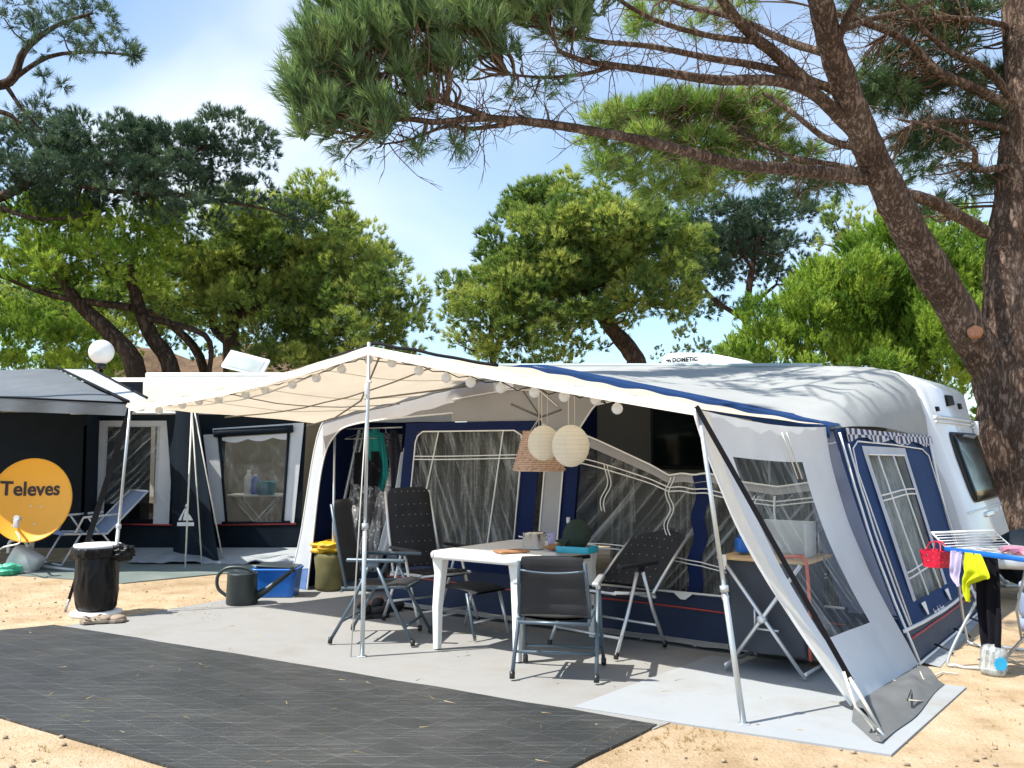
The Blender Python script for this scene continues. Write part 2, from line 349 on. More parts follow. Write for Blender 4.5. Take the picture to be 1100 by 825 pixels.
# ------------------------------------------------------------------ ground and mats
def ground_mat():
    m, nt = newmat('sandy_ground'); v = coords(nt)
    big = noise(nt, v, .45, 5, .6); mid = noise(nt, v, 3.2, 6, .65); fine = noise(nt, v, 55, 5, .7)
    c = ramp(nt, mid, [(.28, (.42, .30, .175)), (.44, (.55, .415, .265)), (.60, (.62, .485, .33)), (.8, (.68, .565, .42))])
    c2 = ramp(nt, big, [(.36, (.68, .64, .58)), (.52, (.92, .9, .88)), (.62, (1, 1, 1))])
    c3 = ramp(nt, fine, [(.33, (.78, .75, .70)), (.52, (1, 1, 1))])
    mu = nt.n.new('ShaderNodeMix'); mu.data_type = 'RGBA'; mu.blend_type = 'MULTIPLY'; mu.inputs[0].default_value = 1
    nt.link(c, mu.inputs[6]); nt.link(c2, mu.inputs[7])
    mu2 = nt.n.new('ShaderNodeMix'); mu2.data_type = 'RGBA'; mu2.blend_type = 'MULTIPLY'; mu2.inputs[0].default_value = .7
    nt.link(mu.outputs[2], mu2.inputs[6]); nt.link(c3, mu2.inputs[7])
    p = nt.new('ShaderNodeBsdfPrincipled', Roughness=.95); p.inputs['Specular IOR Level'].default_value = .1
    nt.link(mu2.outputs[2], p.inputs['Base Color'])
    h = nt.n.new('ShaderNodeMath'); h.operation = 'MULTIPLY_ADD'; h.inputs[1].default_value = .5; nt.link(fine, h.inputs[0]); nt.link(mid, h.inputs[2])
    nt.link(bump(nt, h.outputs[0], .85, .05), p.inputs['Normal']); out(nt, p.outputs[0]); return m
M['sand'] = ground_mat()
g = MB(); g.grid(lambda a, b: Vector((a, b, -.004)), [-400, -60, -20, -8, -4, 0, 4, 8, 20, 60, 400], [-60, -4, 0, 4, 8, 12, 20, 40, 100, 500], smooth=False)
tag(g.build('ground', M['sand']), kind='structure')
# dry bank rising behind the left-hand trees
M['bank'] = simple('dry_earth_bank', (.13, .085, .05), .95, .35, 1.5, bs=.8, bscale=6, bd=.1)
b = MB(); b.grid(lambda a, t: Vector((a, 33+16*t+1.2*math.sin(a*.3), -.3 + max(0, min(6.6+.5*math.sin(a*.9), 11.5-1.1*abs(a+14)))*max(0, math.sin(min(1, t*1.2)*PI/2)) + .35*nz((a, t*9, 0), .4, 2))), frange(-60, 4, 60), frange(0, 1, 14))
tag(b.build('hillside', M['bank']), kind='structure')

def mat_sheet(name, label, corners, z, mat, cat='ground mat', wav=.004, seed=0, n=24, ragged=0.0):
    A0, B0, C0, D0 = [Vector(c) for c in corners]
    c0 = (A0+B0+C0+D0)/4; c0.z = 0
    def fn(s, t):
        p = A0.lerp(B0, s).lerp(D0.lerp(C0, s), t)
        e = 1 if (s in (0, 1) or t in (0, 1)) else 0
        q = p.copy()
        if e and ragged: q += Vector((nz(p, 3, seed), nz(p, 3, seed+5), 0))*ragged
        q.z = z + wav*(1+nz(p, 1.7, seed)) ; return q
    mb = MB(); mb.grid(fn, frange(0, 1, n), frange(0, 1, n))
    # turned-down edge so the sheet has a thickness
    rim = [fn(s, 0) for s in frange(0, 1, n)]+[fn(1, t) for t in frange(0, 1, n)[1:]]+[fn(s, 1) for s in frange(1, 0, n)[1:]]+[fn(0, t) for t in frange(1, 0, n)[1:-1]]
    k = len(rim); lo = [Vector((p.x, p.y, -.005)) for p in rim]
    mb.add(rim+lo, [(i, (i+1) % k, (i+1) % k+k, i+k) for i in range(k)])
    o = mb.build(name, mat, None, c0); return tag(o, label, cat)
def felt(name, c, var=.1, stain=(.3, .3, .29)):
    return simple(name, c, .92, var, 1.6, bs=.3, bscale=140, bd=.003, spec=.15, dirt=(stain, 1.6, .47, .75))
M['matgrey'] = felt('grey_felt_mat', (.278, .276, .266), .09, (.215, .20, .175))
M['matwhite'] = felt('pale_grey_felt_mat', (.315, .335, .35), .06, (.25, .245, .225))
M['matgreen'] = felt('worn_green_grey_mat', (.15, .18, .165), .15, (.22, .22, .19))
def weed_mat():
    m, nt = newmat('woven_weed_fabric'); v = coords(nt, (1, 1, 1), (0, 0, A+.05))
    br = nt.new('ShaderNodeTexBrick', Scale=1.0, Mortar__Size=.0019, Mortar__Smooth=.3, Brick__Width=.26, Row__Height=.17, Bias=0.0)
    br.offset = 0.0; br.inputs['Color1'].default_value = (.027, .030, .031, 1); br.inputs['Color2'].default_value = (.034, .037, .039, 1)
    br.inputs['Mortar'].default_value = (.075, .079, .08, 1)
    wv = noise(nt, v, 1.6, 4); md = nt.n.new('ShaderNodeMix'); md.data_type = 'VECTOR'; md.inputs[0].default_value = .035
    n0 = nt.new('ShaderNodeTexNoise', Scale=1.4, Detail=3); nt.link(v, n0.inputs['Vector'])
    nt.link(v, md.inputs[4]); nt.link(n0.outputs['Color'], md.inputs[5]); nt.link(md.outputs[1], br.inputs['Vector'])
    st = noise(nt, coords(nt, (.7, 30, 1), (0, 0, A+.05)), 2.5, 7, .75)
    stc = ramp(nt, st, [(.35, (.7, .7, .7)), (.52, (1.0, 1.0, 1.0)), (.60, (2.0, 2.0, 1.95)), (.70, (4.6, 4.6, 4.5))])
    du = ramp(nt, noise(nt, v, .8, 6, .65), [(.4, (.85, .85, .85)), (.7, (1.5, 1.4, 1.25))])
    mu = nt.n.new('ShaderNodeMix'); mu.data_type = 'RGBA'; mu.blend_type = 'MULTIPLY'; mu.inputs[0].default_value = 1
    nt.link(br.outputs['Color'], mu.inputs[6]); nt.link(stc, mu.inputs[7])
    mu2 = nt.n.new('ShaderNodeMix'); mu2.data_type = 'RGBA'; mu2.blend_type = 'MULTIPLY'; mu2.inputs[0].default_value = 1
    nt.link(mu.outputs[2], mu2.inputs[6]); nt.link(du, mu2.inputs[7])
    p = nt.new('ShaderNodeBsdfPrincipled', Roughness=.55); p.inputs['Specular IOR Level'].default_value = .45
    ds_ = nt.n.new('ShaderNodeMix'); ds_.data_type = 'RGBA'; nt.link(ramp(nt, noise(nt, v, 1.1, 7, .72), [(.58, (0, 0, 0)), (.80, (.22,)*3)]), ds_.inputs[0]); nt.link(mu2.outputs[2], ds_.inputs[6]); ds_.inputs[7].default_value = (.13, .115, .095, 1)
    nt.link(ds_.outputs[2], p.inputs['Base Color'])
    wv2 = noise(nt, coords(nt, (120, 30, 1), (0, 0, A+.05)), 1, 2)
    nt.link(bump(nt, wv2, .5, .003), p.inputs['Normal']); out(nt, p.outputs[0]); return m
M['weed'] = weed_mat()
mat_sheet('ground_mat', 'large pale grey felt mat under the table and chairs', (W(-5.72, -.66, 0), W(-.36, -.36, 0), W(.1, 4.5, 0), W(-5.8, 4.5, 0)), .001, M['matgrey'], seed=1, wav=.0012)
mat_sheet('ground_mat', 'light whitish mat under the folding camp kitchen and side panel', (W(-.93, -.26, 0), W(.78, -.08, 0), W(.84, 1.55, 0), W(-.82, 1.46, 0)), .005, M['matwhite'], seed=2, wav=.002)
mat_sheet('ground_mat', 'black woven weed fabric sheet with pale grid lines in the foreground', (Vector((-5.36, 6.93, 0)), Vector((-.32, 3.64, 0)), az(706, 779, 0), az(60, 672, 0)), .006, M['weed'], seed=3, wav=.005, n=40, ragged=.02)
mat_sheet('ground_mat', 'worn green grey mat in front of the neighbouring tent', (az(-60, 612, 0), az(132, 627, 0), az(335, 607, 0), az(335, 588, 0)), .004, M['matgreen'], seed=4)

# ------------------------------------------------------------------ caravan
def zroof(u): return 2.285 - .052*u
NOSE = [(2.10, 0.0), (1.78, .07), (1.4, .17), (1.1, .265), (.9, .335), (.6, .41), (.42, .44), (.34, .42)]
def nose_u(z): return plin([(-a, b) for a, b in NOSE], -z)
prof = [(-.75, zroof(-.75)), (-.5, 2.30), (-.3, 2.265), (-.15, 2.21), (-.06, 2.155), (0, 2.10)]
prof = [(u, zroof(u)) for u in (-5.2, -4, -2.9, -1.8, -1.1)] + prof + [(u, z) for z, u in NOSE[1:]]
prof += [(-5.6, .34), (-5.72, .8), (-5.7, 1.6), (-5.62, 2.2), (-5.45, 2.47)]
D0, D1 = 4.66, 6.86
car = thing('caravan', 'white touring caravan with dark front window parked behind the blue awning', 'caravan', W(-2.6, 5.75, 0))
mb = MB(); n = len(prof)
rings = [(D0, .10), (D0+.03, .04), (D0+.09, 0), (D1-.09, 0), (D1-.03, .04), (D1, .10)]
cu, cz = -2.6, 1.4
vs = []
for d, ins in rings:
    for u, z in prof:
        k = ins
        du = (cu-u); dz = (cz-z); L = math.hypot(du, dz)
        vs.append(W(u+math.copysign(min(k, abs(du)), du), d, z+math.copysign(min(k, abs(dz)), dz)))
fs = []
for r in range(len(rings)-1):
    for i in range(n): fs.append((r*n+i, r*n+(i+1) % n, (r+1)*n+(i+1) % n, (r+1)*n+i))
mb.add(vs, fs, True); mb.f.append(tuple(range(n))); mb.sm.append(False); mb.mi.append(0)
mb.f.append(tuple(range((len(rings)-1)*n, len(rings)*n))); mb.sm.append(False); mb.mi.append(0)
mb.build('body', M['cwhite'], car)
def nose_p(d, z, off=0.0): return W(nose_u(z)+off, d, z)
# wide front window with rounded corners
def rrect(d0, d1, z0, z1, r, k=5):
    pts = []
    for cx, cy, a0 in ((d1-r, z1-r, 0), (d0+r, z1-r, 90), (d0+r, z0+r, 180), (d1-r, z0+r, 270)):
        for i in range(k+1):
            a = math.radians(a0+90*i/k); pts.append((cx+r*math.cos(a), cy+r*math.sin(a)))
    return pts
def panel(mb, pts, fn, off, th, rings_=1):
    """filled outline lying on a curved surface fn(x, y, off)"""
    cx = sum(p[0] for p in pts)/len(pts); cy = sum(p[1] for p in pts)/len(pts); n = len(pts)
    L = []; ks = [0.0, .35, .7, 1.0]
    for k in ks: L += [fn(cx+(x-cx)*k, cy+(y-cy)*k, off) for x, y in pts]
    L += [fn(x, y, off-th) for x, y in pts]
    fs = []
    for r in range(len(ks)):
        for i in range(n): fs.append((r*n+i, r*n+(i+1) % n, (r+1)*n+(i+1) % n, (r+1)*n+i))
    return mb.add(L, fs, True)
mb = MB(); panel(mb, rrect(5.22, 6.72, .96, 1.66, .10), nose_p, .028, .03); fw = mb.build('front_window', M['rubber'], car)
mb = MB(); panel(mb, rrect(5.245, 6.695, .98, 1.64, .085), nose_p, .036, .02); mb.build('pane', M['cglass'], fw)
mb = MB()
for z, w in ((1.80, .02), (1.755, .012), (.885, .008)): mb.tube([nose_p(d, z, .01) for d in frange(4.75, 6.78, 8)], w, 6)
mb.box(nose_p(6.72, 1.72, .04), (.05, .05, .16), .01, Matrix((U, D, Z)).transposed())
mb.build('trim_rail', M['cwhite'], car)
mb = MB(); panel(mb, rrect(5.6, 6.1, .80, .845, .02), nose_p, .02, .02); mb.build('grab_handle', M['alu'], car)
mb = MB(); panel(mb, [(5.55, 1.93), (5.95, 1.96), (5.95, 2.06), (5.6, 2.05)], lambda d, z, o: nose_p(d, z, o), .02, .02)
mb.build('logo', M['ink'], car)
for q_ in ([(6.2, 1.92), (6.34, 1.93), (6.34, 1.99), (6.2, 1.985)], [(4.95, 1.86), (5.06, 1.865), (5.06, 1.91), (4.95, 1.905)]):
    mb = MB(); panel(mb, q_, nose_p, .02, .02); mb.build('badge', M['ink'], car)
mb = MB(); mb.tube([W(u, D0-.03, zroof(u)+.005) for u in frange(-5.3, -.95, 10)], .024, 8); mb.build('awning_rail', M['railm'], car)
mb = MB(); mb.ubox(.345, 6.6, .83, .05, .09, .05, .01); mb.build('marker_light', M['globe'], car)
# side wall facing the tent: beige lining, window, door
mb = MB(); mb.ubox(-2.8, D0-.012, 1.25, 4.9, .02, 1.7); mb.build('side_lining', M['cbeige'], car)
mb = MB(); mb.ubox(-2.38, D0-.03, 1.62, 1.05, .03, .72, .01); sw = mb.build('side_window', M['rubber'], car)
mb = MB(); mb.ubox(-2.38, D0-.05, 1.62, .97, .02, .64, .008); mb.build('pane', M['cglass'], sw)
mb = MB(); mb.ubox(-3.95, D0-.03, 1.2, .66, .03, 1.75, .01); dr = mb.build('door', M['navy'], car)
mb = MB(); mb.ubox(-3.68, D0-.06, 1.15, .1, .03, .05, .01); mb.build('handle', M['blackpl'], dr)
# roof air conditioner with its lettering
ac = MB(); d0 = 5.35
def zac(u): return zroof(u)
uL, uR = -3.14, -2.02
pf = [(0, 0), (.005, .10), (.03, .135), (.10, .15), (.25, .155), (.45, .15), (.65, .135), (.8, .11), (.92, .065), (1.0, .01)]
def acp(i, d): k, h = pf[i]; u = lerp(uL, uR, k); return W(u, d, zac(u)+h+.0)
nn = len(pf); L = []
for d, sc in ((d0, .86), (d0+.05, 1), (d0+.6, 1), (d0+.65, .86)):
    for k, h in pf: u = lerp(uL, uR, .5+(k-.5)*(1 if sc == 1 else .96)); L.append(W(u, d, zac(u)-.02+(h+.02)*sc*1.35))
fs = [(r*nn+i, r*nn+i+1, (r+1)*nn+i+1, (r+1)*nn+i) for r in range(3) for i in range(nn-1)]
ac.add(L, fs, True); ac.f.append(tuple(range(nn))); ac.sm.append(False); ac.mi.append(0)
ac.f.append(tuple(range(3*nn, 4*nn))); ac.sm.append(False); ac.mi.append(0)
aco = ac.build('air_conditioner', M['acw'], car)
tv, tf = text_faces('DOMETIC', .072, .0035, 1.08, 'LEFT')
tx = MB(); tx.add([W(uL+.17+x, d0-.012, zac(uL)+.085+y) for x, y, z in tv], tf)
for k in range(2): tx.tube([W(uL+.09+.03*k+x, d0-.012, zac(uL)+.105+.014*math.sin(x*120)) for x in frange(0, .035, 6)], .008, 5)
tx.build('lettering', M['ink'], aco)
# hitch, cover, jockey legs
mb = MB(); mb.blob(W(.78, 5.75, .40), (.42, .34, .30), .10, 1.6, 4); mb.build('hitch_cover', M['nnavy'], car)
mb = MB()
mb.bar(W(.25, 5.1, .38), W(1.3, 5.75, .34), .05, .09); mb.bar(W(.25, 6.4, .38), W(1.3, 5.78, .34), .05, .09)
mb.build('drawbar', M['galv'], car)
for dd in (5.0, 6.5):
    mb = MB(); mb.bar(W(.0, dd, .36), W(.42, dd+.02, .03), .045, .045); mb.bar(W(.05, dd+.05, .30), W(.34, dd+.1, .05), .02, .02)
    mb.box(W(.43, dd+.02, .012), (.14, .12, .024), .005); mb.build('stabiliser_leg', M['galv'], car)
for dd in (4.85, 6.67):
    mb = MB(); R90 = Matrix((U, Z, -D)).transposed()
    mb.lathe([(.0, -.09), (.2, -.09), (.31, -.085), (.33, -.05), (.33, .05), (.31, .085), (.2, .09), (0, .09)], W(-3.0, dd, .33), 28, R90)
    mb.build('wheel', M['rubber'], car)

# ------------------------------------------------------------------ caravan awning
FD = 1.9
awn = thing('caravan_awning', 'blue and grey tent awning with clear windows fixed to the white caravan', 'awning', W(-2.7, 3.2, 0))
FP = [(-5.40, 1.775), (-5.1, 1.84), (-4.5, 1.95), (-3.7, 2.08), (-3.1, 2.17), (-2.75, 2.235), (-2.4, 2.16), (-1.7, 2.01), (-1.0, 1.855), (-.6, 1.77), (-.4, 1.73), (-.27, 1.70), (-.17, 1.68), (-.10, 1.66), (-.06, 1.64)]
BU = [-5.75, -5.5, -4.7, -3.7, -3.1, -2.75, -2.4, -1.7, -1.1, -.75, -.45, -.22, -.06, .02, .04]
BZ = [1.85, 2.25, zroof(-4.7), zroof(-3.7), zroof(-3.1), zroof(-2.75), zroof(-2.4), zroof(-1.7), zroof(-1.1), zroof(-.75), 2.29, 2.22, 2.06, 1.80, 1.60]
def gable(u): return plin(FP, u)
def roofp(i, s, off=0):
    u = lerp(FP[i][0], BU[i], s); z = lerp(FP[i][1], BZ[i], s) - .05*math.sin(PI*s)*(1 if 1 < i < 9 else .2) + .05*math.sin(PI*min(1, s*1.15))*(1 if i > 10 else 0)
    d = lerp(FD, D0-.02, s); z += .016*nz((u*1.5, d*1.5, 0), 1, 5)+.010*nz((u*5, d*1.2, 0), 1, 9)
    return W(u, d, z+off)
ss = frange(0, 1, 22)
mb = MB(); mb.grid(lambda s, i: roofp(int(i), s), ss, list(range(len(FP)))); mb.build('roof', M['grey'], awn)
def gp(u, d, off=0):
    return W(u, d, gable(u)+off)
us = [-2.95+.085*i for i in range(34)]+[-.06]
mb = MB()
mb.grid(lambda u, t: gp(u, lerp(FD-.04, FD+.24, t), lerp(.012, .035, t) if True else 0), us, [0, .3, 1])
mb.grid(lambda u, t: gp(u, FD-.04, .012-.085*t+.012*nz((u*4, t, 0))), us, [0, .5, 1])
mb.build('front_valance', M['blue'], awn)
# grey upper front (gable) and arched left-hand frame
fp = FD+.02
arch_o = spline([W(-5.86, fp-.02, .0), W(-5.70, fp, .55), W(-5.42, fp, 1.70), W(-5.0, fp, 1.84), W(-4.3, fp, 1.97), W(-3.6, fp, 2.08)], 8)
arch_i = spline([W(-5.56, fp-.02, .0), W(-5.50, fp, .55), W(-5.385, fp, 1.27), W(-5.22, fp, 1.60), W(-4.85, fp, 1.75), W(-3.6, fp, 1.83)], 8)
kk = len(arch_o)
mb = MB(); mb.grid(lambda s, i: arch_o[int(i)].lerp(arch_i[int(i)], s), frange(0, 1, 3), list(range(4, 18))); mb.build('sunlit_arch_leg', M['wing'], awn)  # leg of the arch, sunlight put into its paler cloth colour
mb = MB(); mb.grid(lambda s, i: arch_o[int(i)].lerp(arch_i[int(i)], s), frange(0, 1, 3), list(range(17, kk))); mb.build('shaded_arch', M['greyfront'], awn)  # same cloth higher up, canopy shade put into the greyer colour
mb = MB(); mb.grid(lambda s, i: arch_o[int(i)].lerp(arch_i[int(i)], s)+Vector((.012*math.sin(s*19), 0, 0)), frange(0, 1, 8), list(range(0, 5))); mb.build('corner_patch', M['lblue'], awn)
mb = MB(); mb.tube(arch_i, .009, 5); mb.tube(arch_o[:20], .009, 5); mb.build('piping', M['white'], awn)
def zlow(u): return 1.80 if u < -4.0 else plin([(-4.0, 1.75), (-2.62, 1.74), (-2.45, 1.62), (-2.32, 1.5), (-2.2, 1.66), (-2.05, 1.86), (-1.7, 1.92)], u)
ug = frange(-3.62, -1.72, 30)
mb = MB(); mb.grid(lambda u, t: W(u, fp, lerp(gable(u)-.02, min(zlow(u), gable(u)-.03), t)+0), ug, frange(0, 1, 4)); mb.build('gable_panel', M['greyfront'], awn)
mb = MB(); mb.tube([W(u, fp-.012, zlow(u)) for u in frange(-2.62, -1.72, 20)], .008, 5)
mb.tube([W(u, fp-.012, plin([(-4.25, 1.86), (-3.4, 1.98), (-2.9, 2.03), (-2.6, 2.0), (-2.42, 1.86)], u)) for u in frange(-3.6, -2.42, 20)], .007, 5)
mb.build('piping', M['white'], awn)
# front wall with window, hung between left door and grey post
def lean(z): return 1.74+.16*min(1, z/1.7)
def fw_(u, z, off=0): return W(u - .07*(1-min(1, z/1.7)), lean(z)+off, z)
wl, wr, wb, wt = -4.02, -2.76, .56, 1.655
su = sorted(frange(-4.18, -2.58, 20)+[wl, wr]); sz = sorted(frange(.0, 1.74, 22)+[wb, wt, .37])
inwin = lambda u, z: wl < u < wr and wb < z < wt
mb = MB(); mb.grid(fw_, su, sz, lambda u, z: not inwin(u, z) and z > .37); mb.build('front_wall', M['navy'], awn)
mb = MB(); mb.grid(lambda u, z: fw_(u, z, -.004+.012*nz((u*3, z*3, 0), 1, 3)), su, sz, inwin); pane = mb.build('window_pane', M['vinyl'], awn)
mb = MB()
fr = [(wl+.08, wt), (wr-.1, wt), (wr-.02, wt-.04), (wr, wt-.12), (wr, wb), (wl, wb), (wl, wt-.1), (wl+.02, wt-.04)]
mb.tube([fw_(u, z, -.02) for u, z in fr], .0075, 6, closed=True)
for k in (0, .03): mb.tube([fw_(u, 1.40+k+.012*math.sin(u*2), -.025) for u in frange(wl, wr, 10)], .0055, 5)
for u0, u1 in ((-3.74, -3.9), (-2.98, -3.05)): mb.tube([fw_(lerp(u1, u0, t), lerp(wb, wt, t), -.022) for t in frange(0, 1, 8)], .007, 5)
for k in (0, .03): mb.tube([fw_(u, wb+.02+k, -.02) for u in frange(-3.4, wr, 6)], .007, 5)
mb.build('window_strap', M['white'], awn)
mb = MB(); mb.grid(lambda u, z: W(u+.02*math.sin(z*5), lean(z)+.16+.045*math.sin(u*26)+.02*math.sin(u*61+z*2), z), frange(-4.12, -2.5, 110), frange(.4, 1.70, 8)); mb.build('curtain', M['curtain'], awn)
# grey post with white piping and navy strip beside
mb = MB(); mb.grid(lambda s, z: fw_(lerp(-2.50, -2.31, s), z, -.012), [0, .5, 1], frange(.38, 1.66, 8)); mb.build('centre_panel', M['greyfront'], awn)
mb = MB(); mb.grid(lambda s, z: fw_(lerp(-2.31, -2.17, s), z, 0), [0, 1], frange(.38, 1.6, 8)); mb.build('front_wall', M['navy'], awn)
mb = MB()
for uu in (-2.50, -2.31): mb.tube([fw_(uu, z, -.02) for z in frange(.38, 1.64, 8)], .007, 5)
mb.build('piping', M['white'], awn)
# right-hand front panel, unzipped and sagging
SAG = [(-2.17, 1.62), (-2.0, 1.56), (-1.75, 1.46), (-1.5, 1.36), (-1.34, 1.28), (-1.22, 1.30), (-1.13, 1.285), (-1.02, 1.305), (-.9, 1.28), (-.72, 1.24), (-.45, 1.21), (-.2, 1.25), (0.1, 1.30)]
sag = lambda u: plin(SAG, u)
def fs_(u, t, off=0):
    z = lerp(.37, sag(u), t); bulge = .05*math.sin(PI*t)*math.sin((u+2.17)*2.3)
    return W(u - .05*(1-t), lean(z)+.02+bulge+off, z)
us2 = frange(-2.17, -.04, 46)
band = lambda t: t > .93
sp_u = lambda u: -1.12 < u < -1.0
st_ = frange(0, 1, 28)
mb = MB(); mb.grid(lambda u, t: fs_(u, t), us2, st_, lambda u, t: not band(t) and not sp_u(u)); mb.build('window_pane', M['vinyl2'], awn)
mb = MB(); mb.grid(lambda u, t: fs_(u, t, -.01+.02*math.sin(t*40)*.3), us2, st_, lambda u, t: band(t)); mb.build('sagging_hem', M['greyfront'], awn)
mb = MB(); mb.grid(lambda s, t: fs_(lerp(-1.12, -1.0, s)+.02*math.sin(t*17), t, -.012), [0, .5, 1], frange(0, 1, 24)); mb.build('zip_strip', M['navy'], awn)
mb = MB()
mb.tube([fs_(u, 1, -.015) for u in us2], .008, 5)
for k in (.0, .035): mb.tube([fs_(u, plin([(-2.2, .80), (-1.35, .86), (-.95, .83), (.1, .84)], u)+k, -.02) for u in us2], .0055, 5)
for k in (0, .03):
    for (u0, t0, t1) in ((-1.92, .52, .86), (-1.34, .36, .98), (-.62, .0, .9)):
        mb.tube([fs_(u0+k+.025*math.sin(t*22+u0)+.05*(t-.6)*(u0 < -1.8), t, -.026) for t in frange(t0, t1, 18)], .0045, 5)
for k in (0, .03): mb.tube([fs_(u, .24+k+.04*math.sin(u*3), -.02) for u in us2], .005, 5)
mb.tube([fs_(-.46+.05*t*t, lerp(.92, .62, t), -.03) for t in frange(0, 1, 8)], .009, 5)
mb.build('window_strap', M['white'], awn)
mb = MB(); mb.grid(lambda u, t: W(u, 2.25+.05*math.sin(u*24)+.03*math.sin(u*9+t*2), lerp(.3, sag(u)-.08, t)), frange(-2.1, -.1, 100), frange(0, 1, 6), lambda u, t: abs(u+1.72) > .10+.06*(1-t) and abs(u+.55) > .06); mb.build('curtain', M['curtain'], awn)
mb = MB()
def cpan(s_, t): 
    p = [(1-t)*((1-s_)*(-.30)+s_*SA_[0])+t*((1-s_)*(.10)+s_*SD_[0]), 1.93, lerp(1.62, .02, t)]
    return W(p[0]-.06*math.sin(PI*t)*(1-.6*s_), p[1]+.03*math.sin(s_*PI)-.01, p[2])
SA_, SD_ = (-.055,), (.47,)
mb.grid(cpan, frange(0, 1, 6), frange(0, 1, 16), lambda s_, t: t < .80); mb.build('corner_panel', M['cornerp'], awn)
mb = MB(); mb.grid(cpan, frange(0, 1, 6), frange(0, 1, 20), lambda s_, t: t >= .80); mb.build('lower_band', M['band'], awn)
# low pvc band with red line, mud wall, pegs
mb = MB(); mb.grid(lambda u, z: W(u - .07*(1-min(1, z/1.7)), lean(z)-.005+.012*nz((u*2, z*4, 0), 1, 8), z), frange(-4.2, .12, 50), frange(.025, .39, 5)); mb.build('lower_band', M['band'], awn)
mb = MB(); mb.tube([W(u-.06, 1.745, .27+.008*math.sin(u*3)) for u in frange(-4.2, .1, 30)], .008, 5); mb.build('red_line', M['red'], awn)
mb = MB(); mb.tube([W(u-.07, 1.725, .03) for u in frange(-4.2, .1, 30)], .010, 5); mb.tube([W(u-.055, 1.752, .385) for u in frange(-2.3, .1, 30)], .009, 5)
for u in (-1.45, -1.0, -2.6, -3.4): mb.tube([W(u-.07, 1.72, .03), W(u-.05, 1.68, -.005)], .012, 5)
mb.prism([W(-1.26, 1.735, .39), W(-1.08, 1.735, .39), W(-1.15, 1.735, .335), W(-1.19, 1.735, .335)], D*.006)
mb.build('piping', M['white'], awn)
mb = MB(); mb.grid(lambda u, t: W(u-.07, lerp(1.74, 1.60, t)+.02*nz((u*3, 0, 0)), .03-.012*t+.012*(1+nz((u*5, t*3, 1)))), frange(-4.2, .1, 40), [0, .5, 1]); mb.build('mud_wall', M['nskirt'], awn)
# left side wall (navy) seen through the doorway
mb = MB(); mb.grid(lambda d, t: W(lerp(-5.75, lerp(-5.40, -5.75, (d-1.9)/2.7), t), d, t*lerp(1.77, 1.85, (d-1.9)/2.7)), frange(1.93, 4.6, 8), frange(0, 1, 6)); mb.build('side_wall', M['navy'], awn)
# right side wall with its window
SA, SB, SC, SD = (-.055, 1.95, 1.645), (.04, 4.62, 1.60), (.45, 4.52, .02), (.47, 1.92, .02)
def side(s, t, off=0.0):
    p = [(1-t)*((1-s)*SA[i]+s*SB[i])+t*((1-s)*SD[i]+s*SC[i]) for i in range(3)]
    p[0] -= .045*math.sin(PI*t) - .03*math.sin(PI*s)*math.sin(PI*t) - off
    p[0] += .006*nz((s*7, t*7, 0), 1, 4)
    return W(*p)
sS = sorted(frange(0, 1, 22)+[.23, .61]); sT = sorted(frange(0, 1, 24)+[.115, .785, .865])
def sw_l(t): return .23-.02*(t-.1)
swin = lambda s, t: .23 < s < .61 and .115 < t < .785
mb = MB(); mb.grid(side, sS, sT, lambda s, t: t < .865 and not swin(s, t)); mb.build('side_wall', M['blue'], awn)
mb = MB(); mb.grid(side, sS, sT, lambda s, t: t > .865); lowb = mb.build('lower_band', M['band'], awn)
mb = MB(); mb.grid(side, sS, sT, swin); spn = mb.build('side_window', M['vinyl3'], awn)
mb = MB(); mb.grid(lambda s, t: side(s, t, -.07+.02*math.sin(s*70)), frange(.21, .63, 60), frange(.1, .8, 8)); mb.build('curtain', M['gauze'], spn)
mb = MB()
mb.grid(lambda s, t: side(s, t, .006), sorted(frange(.195, .645, 10)+[.23, .61]), [.075, .115, .785], lambda s, t: t < .115 or s < .23 or s > .61); mb.build('window_surround', M['wing'], spn)
mb = MB()
mb.tube([side(.23+.38*k, .115+.0*k, .012) for k in frange(0, 1, 8)], .008, 5)
for tt in (.30, .325, .655, .68): mb.tube([side(s, tt+.01*math.sin(s*9), .014) for s in frange(.23, .61, 8)], .007, 5)
for s0, s1 in ((.31, .36), (.47, .53)): mb.tube([side(lerp(s0, s1, k), lerp(.115, .785, k), .014) for k in frange(0, 1, 14)], .008, 5)
mb.tube([side(s, .865+.015*math.sin(s*3), .012) for s in frange(0, 1, 16)], .013, 6)
mb.tube([side(.07+.06*0, t, .012) for t in frange(.07, .86, 16)], .008, 5)
pl = [(.09, .86), (.085, .2), (.10, .09), (.16, .055), (.5, .06), (.86, .075), (.93, .11), (.95, .2), (.97, .9)]
mb.tube([side(a, b_, .012) for a, b_ in pl], .007, 5)
mb.tube([side(.985, t, .014) for t in frange(.02, 1, 12)], .012, 5); mb.tube([side(.02, t, .014) for t in frange(.02, 1, 12)], .010, 5)
mb.tube([side(s, .995, .02) for s in frange(0, 1, 10)], .010, 5)
for s in (.26, .58): mb.prism([side(s-.015, .80, .02), side(s+.03, .80, .02), side(s+.025, .855, .02), side(s+.01, .855, .02)], U*.004)
mb.build('piping', M['white'], awn)
mb = MB(); mb.tube([side(s, .905, .008) for s in frange(.03, .97, 12)], .010, 5); mb.build('red_line', M['red'], awn)
tv, tf = text_faces('Isa de luxe', .085, .002)
mb = MB(); mb.add([side(.43+x*.37, .885-y*.6, .012) for x, y, z in tv], tf); mb.build('lettering', M['white'], lowb)
mb = MB(); mb.grid(lambda s, t: side(s, 1, 0)+U*(.13*t*(1-.6*s))-Z*(.02*t), frange(.05, 1, 14), [0, .5, 1]); mb.build('mud_wall', M['nskirt'], awn)
